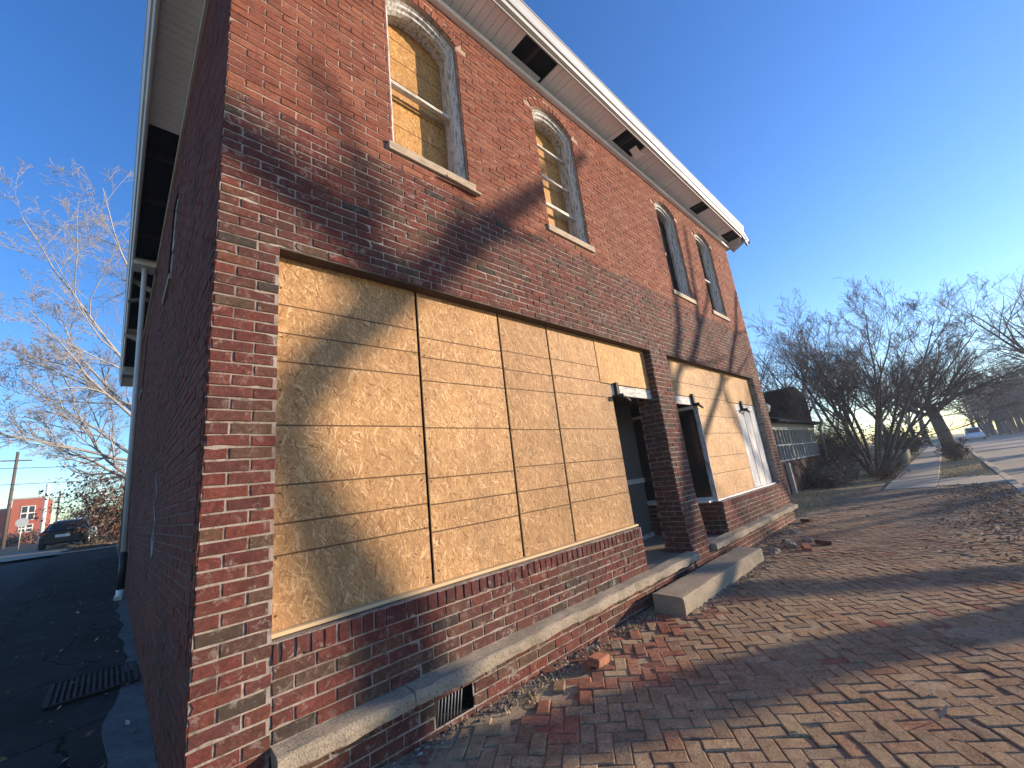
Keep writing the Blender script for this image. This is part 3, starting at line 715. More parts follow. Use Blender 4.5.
tag(m.build('cross_street', 'asphalt'), kind='structure')
m = MB(); m.box(-40, -1.9, 33.1, 33.35, .3, gh(-3, 33) + .06); m.box(-1.7, 4, 24.0, 24.2, .3, .72); tag(m.build('far_kerb', 'sidewalk'), kind='structure')

# ------------------------------------------------------------------ small things on the ground
m = MB(); rough_slab(m, 3.86, 6.40, [(-.155, .0), (-.155, .172), (-.20, .176), (-.30, .174), (-.44, .172), (-.475, .168), (-.487, .150), (-.49, .08), (-.485, -.04)], .07, .006, 11)
tag(m.build('concrete_step', 'concrete'), 'long low concrete entrance step in front of the brick pier', 'step')
g = thing('drain_grate', 'black iron drain grate in the dark walk at the side wall', 'grate', (-.31, 3.15, gh(-1, 3.15) + .004))
m = MB(); m.box(-.28, .28, -.36, .36, -.001, .001); m.build('well', 'void', g)
m = MB()
for i in range(15): x = -.265 + i * .038; m.box(x - .009, x + .009, -.35, .35, .001, .014)
m.box(-.29, -.275, -.37, .37, 0, .016); m.box(.275, .29, -.37, .37, 0, .016); m.box(-.275, .275, -.37, -.355, 0, .016); m.box(-.275, .275, .355, .37, 0, .016); m.box(-.275, .275, -.006, .006, .002, .012)
m.build('bar', 'iron', g)
def lump(m, c, r, sq, seed, mat=0):
    vs = []; fs = []; n, k = 7, 5
    for j in range(k + 1):
        for i in range(n):
            th = pi * j / k; ph = 2 * pi * i / n
            d = Vector((sin(th) * cos(ph), sin(th) * sin(ph), cos(th))); f = 1 + .75 * mn.noise(d * 1.9 + Vector((seed, 0, 0)))
            vs.append((c[0] + d.x * r * f * sq[0], c[1] + d.y * r * f * sq[1], c[2] + d.z * r * f * sq[2]))
    for j in range(k):
        for i in range(n): fs.append((j * n + i, j * n + (i + 1) % n, (j + 1) * n + (i + 1) % n, (j + 1) * n + i))
    m.add(vs, fs, mat)
spots = [(6.9, -.50, .07, 'broken concrete chunk nearest the long entrance step'), (7.35, -.62, .085, 'largest broken concrete chunk in the rubble beyond the step'), (7.75, -.45, .06, 'small broken concrete chunk between ledge and larger rubble'), (7.9, -.72, .07, 'flat broken concrete chunk farthest out on the paving'), (8.6, -.40, .065, 'lone concrete chunk by the far part of the ledge')]
for i, (x, y, r, lab) in enumerate(spots):
    m = MB(); lump(m, (0, 0, 0), r, (1.5, 1, .6), i * 3.1)
    o = m.build('rubble_chunk', 'concrete'); o.location = (x, y, .025); o.rotation_euler = (0, 0, i * 1.3); tag(o, lab, 'rubble', 'rubble beside the ledge')
for i, (x, y, rz, lab) in enumerate([(7.15, -.85, .4, 'loose red brick lying by the concrete rubble'), (9.9, -.32, 1.1, 'loose dark brick at the far end of the ledge'), (2.55, -.36, .2, 'loose red brick leaning in the gap by the wall base'), (7.6, -.98, 1.9, 'loose paving brick farthest out from the rubble')]):
    m = MB(); m.box(-.1, .1, -.05, .05, 0, .06); o = m.build('loose_brick', 'soldier' if i % 2 else 'paver_new', None, .006); o.location = (x, y, .012); o.rotation_euler = (.1, .15 * (i % 3 - 1), rz); tag(o, lab, 'brick', 'loose bricks by the wall')
# crumbled mortar along the base of the wall, as one mass
m = MB()
for i in range(1700):
    x = rng.uniform(.5, 10.2); d = abs(rng.gauss(0, .09)); y = -.06 - d
    if 3.8 < x < 6.45: y -= .43
    r = .0035 + .011 * rng.random() ** 3; lump(m, (x, y, .004 + r * .3), r, (rng.uniform(.8, 1.7), 1, .6), i * .7)
for i in range(500):
    x = rng.uniform(0, 12); y = rng.uniform(-3.2, -.3); r = rng.uniform(.002, .007); lump(m, (x, y, .012), r, (1.2, 1, .6), i)
tag(m.build('gravel', 'rubble_grit'), kind='stuff')
def leaves(name, mat, n, fn, size, kind='stuff'):
    m = MB()
    for i in range(n):
        p = fn()
        if p is None: continue
        x, y, z = p; s = size * rng.uniform(.6, 1.4); a = rng.uniform(0, 2 * pi); R = Matrix.Rotation(a, 3, 'Z') @ Matrix.Rotation(rng.gauss(0, .5), 3, 'X') @ Matrix.Rotation(rng.gauss(0, .4), 3, 'Y')
        q = [R @ Vector(v) for v in ((-s, 0, 0), (0, -s * .5, s * .15), (s, 0, s * .25), (0, s * .5, s * .15))]
        m.add([(x + v.x, y + v.y, z + v.z + .01) for v in q], [(0, 1, 2), (0, 2, 3)])
    return m.build(name, mat)
def litter():
    x = rng.uniform(6, 16.4); y = rng.uniform(-3.45, -1.9)
    if rng.random() > max(0, min(1, (-2.0 - y) * 1.1 + .5 * mn.noise(Vector((x, y * 1.5, 0))))) * min(1, (x - 5) / 5): return None
    return x, y, .012 + rng.uniform(0, .02)
tag(leaves('leaf_litter', 'leaf', 4200, litter, .030), kind='stuff')
def litter2():
    x = rng.uniform(-1.6, .4); y = 26.3 + abs(rng.gauss(0, .9)); return x, y, gh(-1, y) + .02
tag(leaves('fallen_leaves', 'leaf', 1200, litter2, .06), kind='stuff')
def litter3():
    x = rng.uniform(-.5, 15); y = rng.uniform(-3.3, -.1); return (x, y, .014) if rng.random() < .35 else None
tag(leaves('scattered_leaves', 'leaf', 420, litter3, .02), kind='stuff')
def litter4():
    x = -.05 - abs(rng.gauss(0, .5)); y = rng.uniform(.5, 20); return (x, y, gh(-1, y) + .004) if x > -1.7 else None
tag(leaves('alley_leaves', 'leaf', 260, litter4, .022), kind='stuff')
st_ = rng.getstate(); rng.seed(12); o = leaves('curled_leaf', 'bark_pale', 1, lambda: (0, 0, .0), .055); rng.setstate(st_); o.location = (2.95, -2.30, .02); o.rotation_euler = (-.6, .5, 0); tag(o, 'single pale curled leaf lying on the sunlit brick paving', 'leaf')
def grass(name, n, fn, h, mat='blade'):
    m = MB()
    for i in range(n):
        p = fn()
        if p is None: continue
        x, y, z = p; a = rng.uniform(0, 2 * pi); hh = h * rng.uniform(.5, 1.5); l = hh * rng.uniform(.3, 1.2); w = .004 + hh * .05
        dx, dy = cos(a), sin(a)
        m.add([(x - dy * w, y + dx * w, z), (x + dy * w, y - dx * w, z), (x + dx * l, y + dy * l, z + hh)], [(0, 1, 2)])
    return tag(m.build(name, mat), kind='stuff')
def lawnp():
    x = rng.uniform(10.55, 16.8); y = rng.uniform(-1.0, 2.6)
    if y < -.15 - .09 * (x - 10.5) + .25 * mn.noise(Vector((x * 1.2, y, 5))): return None
    return x, y, gz(x, y) + .02
grass('dry_grass', 16000, lawnp, .05)
def lawnq():
    x = rng.uniform(19, 60); y = rng.choice((rng.uniform(-.98, 2.5), rng.uniform(-3.45, -2.17)))
    return x, y, -.03
grass('far_grass', 9000, lawnq, .08)
def weeds():
    x = rng.choice((2.75, 3.3, 1.9, 2.2, 6.7, 3.75)) + rng.gauss(0, .09); y = -.14 - abs(rng.gauss(0, .08)); return x, y, 0
grass('dry_weeds', 450, weeds, .028)

# ------------------------------------------------------------------ bare trees
TW = [.0045]
def rdir(d, ang, r):
    d = d.normalized(); o = d.orthogonal().normalized(); o = Matrix.Rotation(r.uniform(0, 2 * pi), 3, d) @ o
    return (d * cos(ang) + o * sin(ang)).normalized()
def limb(out, p, d, L, r0, r1, n, r, wig, up):
    pts = [p.copy()]; q = p.copy(); d = d.normalized()
    for i in range(n):
        d = (d + Vector((r.gauss(0, wig), r.gauss(0, wig), r.gauss(0, wig) + up))).normalized(); q = q + d * (L / n); pts.append(q.copy())
    rad = [r0 + (r1 - r0) * i / n for i in range(n + 1)]; out.append((pts, rad)); return pts, rad, d
def branchy(out, pts, rad, depth, r, nch, ratio, Lpar, up, wig, spread, tmin=.3, mincut=.0):
    for i in range(nch[0]):
        t = tmin + (1 - tmin) * (i + r.random()) / nch[0]; t = min(t, .999); f = t * (len(pts) - 1); k = int(f); a = f - k
        p = pts[k].lerp(pts[k + 1], a); rr = rad[k] * (1 - a) + rad[k + 1] * a; d = (pts[k + 1] - pts[k])
        L = Lpar * (ratio[0] if isinstance(ratio, tuple) else ratio) * r.uniform(.7, 1.25) * (1.15 - .5 * t); r0 = max(TW[0], rr * r.uniform(.5, .72))
        q, qr, _ = limb(out, p, rdir(d, r.uniform(*spread), r), L, r0, max(TW[0] * .8, r0 * .35), 4 if depth > 1 else 3, r, wig, up)
        if depth > 1: branchy(out, q, qr, depth - 1, r, nch[1:] or nch, (ratio[1:] or ratio) if isinstance(ratio, tuple) else ratio, L, up, wig, spread, .15)
def tree_meshes(name_t, seed, stems, nch, depth, ratio=.62, up=.06, wig=.10, spread=(.45, .95), tmin=.3, cut=.02):
    r = random.Random(seed); out = []
    for (p, d, L, r0, r1) in stems:
        pts, rad, _ = limb(out, Vector(p), Vector(d), L, r0, r1, 8, r, wig * .6, up * .6)
        branchy(out, pts, rad, depth, r, nch, ratio, L, up, wig, spread, tmin)
    return out
def emit(out, parent, mt, mc, cut=.022):
    t = MB(); c = MB()
    for pts, rad in out:
        if rad[0] >= cut: t.tube(pts, rad, 9 if rad[0] > .1 else 6, 0, False)
        else: c.tube(pts, rad, 3, 0, False)
    if t.v: t.build('trunk', mt, parent)
    if c.v: c.build('crown', mc, parent)
def tree(name, label, loc, seed, stems, nch, depth, mt='bark', mc='twig', group=None, rz=0, **kw):
    o = thing(name, label, 'tree', loc, rz, group); emit(tree_meshes(name, seed, stems, nch, depth, **kw), o, mt, mc); return o

# T1: many-stemmed bare tree beyond the building
t1 = thing('bare_tree', 'broad bare tree with several stems from one base beyond the brick building', 'tree', (23.2, -.3, -.05)); out = []; r = random.Random(14); t1.scale = (1.07,) * 3
TW[0] = .0048
for i in range(11):
    a = i * 2.4 + r.uniform(-.2, .2); t = .06 + .58 * sqrt(i / 10)
    q, qr, _ = limb(out, Vector((.17 * cos(a), .17 * sin(a), 0)), Vector((sin(t) * cos(a), sin(t) * sin(a) - .17, cos(t))), r.uniform(6.3, 7.0) * (1 - .16 * i / 10), r.uniform(.055, .09), .012, 12, r, .05, .008)
    branchy(out, q, qr, 4, r, [11, 7, 5, 4], (.35, .55, .55, .55), 6.6, .03, .08, (.35, .85), .3)
emit(out, t1, 'bark', 'twig', .022); TW[0] = .0045
# T2: old thick street tree
st = [((0, 0, -.1), (-.05, .02, 1), 4.4, .62, .42)]
t2 = thing('street_tree', 'old street tree with thick trunk between walk and road', 'tree', (38, -2.75, 0))
out = []; r = random.Random(21)
pts, rad, _ = limb(out, Vector((0, 0, -.1)), Vector((-.04, .03, 1)), 3.4, .40, .28, 8, r, .06, 0); rad[0] = .56; rad[1] = .42
for a, el, L in ((.3, .6, 5), (1.3, .5, 5.5), (2.2, .7, 5), (3.2, .35, 5.5), (4.1, .55, 5), (5.0, .3, 6), (5.7, .45, 5), (2.8, 1.15, 3.6)):
    q, qr, _ = limb(out, pts[-1] - Vector((0, 0, r.uniform(0, .9))), Vector((cos(a) * cos(el), sin(a) * cos(el), sin(el))), L, .11, .025, 7, r, .10, .03)
    branchy(out, q, qr, 4, r, [9, 6, 5, 4], (.40, .55, .55, .5), L, .04, .12, (.4, 1.0), .2)
emit(out, t2, 'bark', 'twig', .03)
# generic street trees, copied along the road and the yards
def generic(name, label, loc, seed, h, tr, mt='bark', mc='twig', group=None):
    o = thing(name, label, 'tree', loc, 0, group); out = []; r = random.Random(seed)
    pts, rad, _ = limb(out, Vector((0, 0, -.2)), Vector((r.uniform(-.1, .1), r.uniform(-.1, .1), 1)), h * .35, tr, tr * .7, 5, r, .04, 0)
    n = 7
    for i in range(n):
        a = i / n * 2 * pi + r.uniform(-.3, .3); el = r.uniform(.5, 1.35); L = h * r.uniform(.5, .68)
        q, qr, _ = limb(out, pts[-1] - Vector((0, 0, r.uniform(0, h * .08))), Vector((cos(a) * cos(el), sin(a) * cos(el), sin(el))), L, tr * .4, .03, 7, r, .09, .04)
        branchy(out, q, qr, 3, r, [8, 6, 5], .5, L, .05, .12, (.4, 1.0), .2)
    emit(out, o, mt, mc, .03); return o
GT = 'bare trees along the street'
ga = generic('bare_street_tree', 'bare tree at the right edge leaning crown over the road', (50, -9.9, -.05), 31, 13, .33, group=GT)
gb = generic('bare_street_tree', 'slim bare tree in the yards behind the thick old tree', (47, 3.2, 0), 47, 10.5, .25, group=GT)
gl = [('bare tree just left of the thick old trunk', gb, 56, 1.6, 1.0, 2.0), ('bare tree in the yards seen through the many stems', gb, 36, 4.5, .95, 4.0), ('bare tree behind the dark hedge of the neighbour', ga, 33, 7.5, .75, 1.0),
      ('far bare tree over the walk\'s vanishing end', ga, 72, -1.0, .95, 3.1), ('far hazy tree left of the white car', gb, 92, 1.0, 1.2, .7), ('hazy tree straight above the white car', ga, 100, -9.5, .9, 5.0),
      ('hazy bare tree across the road right of the white car', gb, 96, -13.5, 1.15, 3.6), ('hazy bare tree across the road at the picture\'s right edge', ga, 84, -15.0, .9, 2.6), ('hazy tree beyond the road behind the right edge tree', gb, 115, -19, 1.3, 1.6),
      ('farthest hazy tree at the end of the road', ga, 135, -14, 1.1, 4.4), ('hazy tree in the row far along the road', gb, 125, -7, 1.1, 5.5)]
for lab, src, x, y, s, rz in gl: dup(src, (x, y, -.05), rz, s, lab, GT)
# shade trees across the road, outside the frame: they cast the shadows on the front
EL = radians(11.5); AZ = radians(54.0); TE = math.tan(EL); ux, uy = sin(AZ), -cos(AZ); nx, ny = cos(AZ), sin(AZ)
def lift(x, y, z, C):
    """where on the tree at distance C toward the sun the point casting onto (x,y,z) sits"""
    s = C - (x * ux + y * uy); return Vector((x + ux * s, y + uy * s, z + s * TE))
C0 = 21.4
S = thing('shade_tree', 'large bare tree across the road', 'tree', (0, 0, 0)); out = []; r = random.Random(9)
def cast(poly, rads, C=C0, kids=None, wob=.5):
    pts = [lift(*p, C + wob * (i % 3 - 1) * .3) for i, p in enumerate(poly)]; P2 = []; R2 = []
    for i in range(len(pts) - 1):
        for k in range(4): P2.append(pts[i].lerp(pts[i + 1], k / 4)); R2.append(rads[i] + (rads[i + 1] - rads[i]) * k / 4)
    P2.append(pts[-1]); R2.append(rads[-1]); out.append((P2, R2))
    if kids: branchy(out, P2, R2, len(kids), r, kids, .35, sum((a - b).length for a, b in zip(P2, P2[1:])) * .8, .03, .1, (.4, .9), .35)
p0 = lift(4.84, -2.72, 0, C0)
base = Vector((p0.x + .15, p0.y, -.1)); out.append(([base, base.lerp(p0, .5), p0], [.36, .30, .27]))
cast([(4.84, -2.72, 0), (3.35, -1.55, 0), (2.2, -1.0, 0), (1.7, -.72, 0), (1.2, -.32, 0), (1.05, 0, .35), (.98, 0, .9), (.74, 0, 1.4), (.56, 0, 1.9), (.62, 0, 2.3)], [.28, .27, .26, .25, .23, .21, .17, .13, .115, .12])
cast([(.58, 0, 2.1), (.8, 0, 2.5), (1.2, 0, 2.95), (1.5, 0, 3.3), (2.4, 0, 4.2), (3.3, 0, 5.0), (4.4, 0, 6.1)], [.12, .14, .16, .16, .14, .11, .06], kids=[3])
cast([(1.25, 0, 3.0), (.85, 0, 3.35), (.4, 0, 3.65), (-.1, 0, 3.9), (-.7, 0, 4.2)], [.14, .14, .15, .15, .12], kids=[4, 3])
cast([(.9, 0, 3.3), (1.0, 0, 3.8), (.8, 0, 4.3), (.5, 0, 4.9)], [.08, .07, .05, .03], kids=[3])
# long low limb to the right with uprights
cast([(6.9, -3.6, 0), (6.32, -2.85, 0), (5.6, -1.7, 0), (5.04, -1.01, 0), (5.0, -.6, .0), (5.3, -.3, .3), (5.6, 0, 1.2), (5.86, 0, 2.2), (6.13, 0, 3.19), (6.45, 0, 3.66), (6.8, 0, 5.0), (7.0, 0, 6.0)], [.17, .16, .15, .15, .15, .15, .13, .10, .085, .08, .05, .03], kids=[2])
cast([(5.6, 0, 1.2), (6.16, 0, 2.57), (6.38, 0, 2.9), (6.92, 0, 3.34), (7.35, 0, 3.82), (7.6, 0, 4.6), (7.87, 0, 6.3)], [.10, .085, .08, .08, .075, .06, .03], kids=[2])
cast([(5.9, 0, 1.0), (6.86, 0, 1.85), (7.33, 0, 2.19), (8.22, 0, 2.83), (8.77, 0, 3.42), (9.61, 0, 4.23), (10.4, 0, 5.4)], [.10, .085, .08, .075, .07, .06, .04], kids=[2])
cast([(7.0, 0, 3.4), (7.58, 0, 4.0), (8.2, 0, 4.63), (8.8, 0, 5.6), (9.3, 0, 6.2)], [.055, .05, .045, .04, .03], kids=[3])
q0 = lift(6.9, -3.6, 0, C0); out.append(([base + Vector((0, 0, .3)), base.lerp(q0, .5) + Vector((.1, .2, .2)), q0], [.24, .2, .17]))
emit(out, S, 'bark', 'twig', .03)
for i, (x, y, s, lab) in enumerate([(33, -15.2, .8, 'bare tree across the road outside the frame nearest the crossing'), (37, -14.4, .9, 'bare tree across the road outside the frame, second from the crossing'), (44, -14.6, .85, 'bare tree across the road outside the frame, middle one'), (57, -14.8, .9, 'bare tree across the road outside the frame, last but one'), (49, -16.0, .9, 'bare tree across the road outside the frame, farther on'), (66, -16, .9, 'bare tree across the road behind the right edge')]):
    dup(gb if i % 2 else ga, (x, y, -.05), i * 1.7, s, lab, GT)
TW[0] = .0075
# pale tree behind the building on the side street
lt = thing('pale_tree', 'tall bare tree with pale twigs rising behind the side wall', 'tree', (1.2, 31, .7)); out = []; r = random.Random(77); lt.scale = (1.22,) * 3
pts, rad, _ = limb(out, Vector((0, 0, 0)), Vector((0, 0, 1)), 7, .27, .19, 6, r, .04, 0)
for (k, dx, dy, dz, L) in ((2, -1, -.1, .55, 6.5), (2, -.9, .5, .35, 6), (3, -1, -.2, .35, 6.5), (3, -.8, .3, .8, 7), (4, -1, -.25, .75, 7.5), (4, -.6, .1, 1, 9), (5, -.75, -.15, 1, 10.5), (6, -.35, 0, 1, 12.5), (6, .5, .2, 1, 9), (5, .8, -.2, .7, 8), (6, -.12, .2, 1, 13), (5, -1, .2, .5, 7)):
    q, qr, _ = limb(out, pts[k], Vector((dx, dy, dz)), L, .085, .018, 9, r, .10, .025)
    branchy(out, q, qr, 4, r, [10, 8, 6, 4], .40, L, .02, .13, (.35, .9), .2)
emit(out, lt, 'bark_pale', 'twig_pale', .025)

# shrubs
def shrub(name, label, loc, seed, R, H, nst, nl, mat_l, mat_s, ls, group=None, cat='shrub'):
    o = thing(name, label, cat, loc, 0, group); r = random.Random(seed); s = MB(); tips = []
    for i in range(nst):
        a = r.uniform(0, 2 * pi); t = r.uniform(0, 1.0); p = Vector((r.gauss(0, R * .25), r.gauss(0, R * .25), 0)); d = Vector((cos(a) * t, sin(a) * t, 1)).normalized(); pts = [p]; L = H * r.uniform(.6, 1.1)
        for k in range(5): d = (d + Vector((r.gauss(0, .2), r.gauss(0, .2), r.gauss(0, .1)))).normalized(); pts.append(pts[-1] + d * L / 5); tips.append(pts[-1])
        s.tube(pts, [.012, .01, .008, .006, .005, .003], 3, 0, False)
        for k in range(6):
            b = pts[r.randint(1, 4)]; dd = rdir(d, r.uniform(.4, 1.2), r); s.tube([b, b + dd * L * .18, b + dd * L * .3 + Vector((0, 0, L * .05))], [.006, .004, .003], 3, 0, False); tips.append(b + dd * L * .28)
    s.build('stems', mat_s, o)
    if nl:
        f = MB()
        for i in range(nl):
            c = r.choice(tips) + Vector((r.gauss(0, R * .09), r.gauss(0, R * .09), r.gauss(0, R * .09))); n = Vector((r.gauss(0, 1), r.gauss(0, 1), r.gauss(0, 1))).normalized(); u = n.orthogonal().normalized(); v = n.cross(u); z = ls * r.uniform(.6, 1.4)
            f.add([c - u * z, c - v * z * .5, c + u * z, c + v * z * .5], [(0, 1, 2, 3)])
        f.build('foliage', mat_l, o)
    return o
shrub('brown_shrub', 'tall shrub holding brown dead leaves behind the side wall', (.05, 28.2, .75), 5, 1.1, 4.0, 90, 6000, 'shrubleaf', 'twig', .07)
shrub('russet_shrub', 'small russet shrub on the strip before the thick old tree', (30.5, -2.85, 0), 8, .5, 1.1, 40, 900, 'shrubleaf', 'twig', .05)
shrub('evergreen_shrub', 'dark evergreen shrub at the left of the far walk', (44, -.1, 0), 9, 1.5, 2.4, 60, 5000, 'evergreen', 'twig', .09)
shrub('dead_bush', 'rounded reddish dead bush at the foot of the many stemmed tree', (20.6, -.75, 0), 10, .5, .55, 60, 1200, 'shrubleaf', 'twig', .03)
shrub('low_bush', 'low dark bush on the bank beside the far walk', (25.5, -.55, 0), 12, .5, .8, 50, 1000, 'evergreen', 'twig', .04)
for i, (x, y, H, lab) in enumerate([(18.4, .75, .75, 'bare tangled bush against the neighbour house front'), (20.4, .9, 1.0, 'slightly taller bare bush before the neighbour house windows'), (22.9, .9, 2.4, 'dense bare thicket between neighbour house and many stemmed tree'), (25, 1.6, 2.8, 'bare thicket behind the many stemmed tree'), (28.5, 1.8, 3.0, 'bare thicket farther along the yards')]):
    shrub('bare_bush', lab, (x, y, 0), 60 + i, 1.2, H, 150, 1500, 'bark', 'twig', .05, 'bare bushes in the yards')

# ------------------------------------------------------------------ neighbour house
H = thing('neighbour_house', 'dark neighbour house with glazed porch beyond the brick building', 'house')
m = MB(); x0, x1, yf = 15.4, 22.0, 1.25
m.box(x0, x1, yf, 4.2, -.1, 1.08, 0); m.box(x0, x1, yf + .02, 4.2, 2.22, 2.5, 1); m.box(x0 + .1, x1 - .1, yf + .3, 4.2, 1.08, 2.22, 2)
m.build('porch_wall', ['house_brick', 'house_trim', 'void'], H)
for a in (15.5, 17.65, 19.8):
    b = a + 2.0; f = MB()
    for i in range(6): xx = a + (b - a) * i / 5; f.box(xx - .025, xx + .025, yf + .0, yf + .06, 1.1, 2.22)
    for z in (1.1, 1.62, 2.17): f.box(a, b, yf + .005, yf + .055, z, z + .05)
    w = f.build('window', 'house_trim', H); g = MB(); g.box(a, b, yf + .06, yf + .07, 1.1, 2.22); g.build('pane', 'glass', w)
m = MB(); m.poly([(15.1, .9, 2.46), (22.4, .9, 2.46), (22.0, 3.4, 3.35), (15.1, 3.4, 3.35)]); m.poly([(15.1, .9, 2.4), (22.4, .9, 2.4), (22.4, .9, 2.46), (15.1, .9, 2.46)]); m.poly([(15.1, .9, 2.4), (22.4, .9, 2.4), (22.4, 4, 2.5), (15.1, 4, 2.5)])
m.build('porch_roof', 'shingle', H)
m = MB(); yg = 2.0
prof = [(16.5, 2.4), (26.4, 2.4), (26.4, 4.25), (24.2, 4.55), (16.5, 3.45)]
m.poly([(x, yg, z) for x, z in prof]); m.poly([(x, 9, z) for x, z in prof][::-1])
for i in range(5): a, b = prof[i], prof[(i + 1) % 5]; m.poly([(a[0], yg, a[1]), (a[0], 9, a[1]), (b[0], 9, b[1]), (b[0], yg, b[1])])
m.box(16.6, 26.3, 4.2, 9, -.1, 2.5)
m.build('gable', 'house_dark', H)
m = MB(); m.tube([(22.25, 1.1, 3.7), (22.3, 1.05, 3.0), (22.35, .95, 2.5), (22.35, 1.1, 2.3), (22.35, 1.15, .1)], .06, 7); m.build('downspout', 'house_trim', H)
m = MB(); m.tube([(16.0, 1.5, 2.55), (16.0, 1.5, 2.78), (16.0, 1.5, 2.84), (16.0, 1.5, 3.02), (16.0, 1.5, 3.1)], [.10, .10, .2, .26, .2], 10); m.build('roof_vent', 'house_trim', H)
m = MB(); m.box(15.9, 16.02, 1.12, 1.24, -.1, 1.05); m.build('porch_post', 'house_trim', H)
# garden steps farther along
G = thing('garden_steps', 'pale concrete steps with low side walls beside the far walk', 'steps', (30, -.9, 0))
m = MB()
for i in range(4): m.box(-.6, .6, .3 * i, 1.6, 0, .16 * (i + 1))
m.build('tread', 'sidewalk', G, .01)
for a in (-.85, .61):
    m = MB(); m.box(a, a + .24, -.1, 1.6, -.05, .75); m.build('side_wall', 'sidewalk', G, .01)
m = MB(); m.box(0, 9, -.12, .12, -.1, .55); o = m.build('garden_wall', 'sidewalk', None, .02); o.location = (31.2, -.55, 0); tag(o, 'low pale retaining wall along the far yards', 'wall')

# ------------------------------------------------------------------ far wood and the air
def wood(name, n, fn, seed):
    m = MB(); r = random.Random(seed)
    for i in range(n):
        x, y, h = fn(r); p = Vector((x, y, -.3)); a = r.uniform(0, 6.28); pts = [p, p + Vector((0, 0, h * .35)), p + Vector((cos(a) * h * .12, sin(a) * h * .12, h * .7)), p + Vector((cos(a) * h * .2, sin(a) * h * .2, h))]
        m.tube(pts, [.22, .18, .09, .03], 4, 0, False)
        for k in range(26):
            t = r.uniform(.25, .95); b = pts[1].lerp(pts[3], max(0, (t - .3) / .7)); d = Vector((r.gauss(0, 1), r.gauss(0, 1), r.uniform(.2, 1.3))).normalized(); L = h * r.uniform(.15, .4); q = b + d * L
            m.tube([b, b + d * L * .5 + Vector((0, 0, .2)), q], [.05, .035, .012], 3, 0, False)
            for j in range(4):
                c = b.lerp(q, r.uniform(.3, 1)); e = Vector((r.gauss(0, 1), r.gauss(0, 1), r.uniform(-.2, 1.2))).normalized(); m.tube([c, c + e * L * .45], [.025, .008], 3, 0, False)
    return tag(m.build(name, 'twig'), kind='stuff')
wood('far_wood', 260, lambda r: (r.uniform(95, 150), r.uniform(-42, -7), r.uniform(6, 11)), 4)
hz = NT('air'); hz.t.nodes.remove(hz.b)
pv = hz.n('ShaderNodeVolumePrincipled', {'Color': (.80, .86, .95), 'Density': HAZE, 'Anisotropy': .35}); hz.t.links.new(pv.outputs[0], hz.o.inputs['Volume'])
M['air'] = hz.m
m = MB(); m.box(-70, 260, -120, 150, -3, 27); tag(m.build('haze', 'air'), kind='stuff')

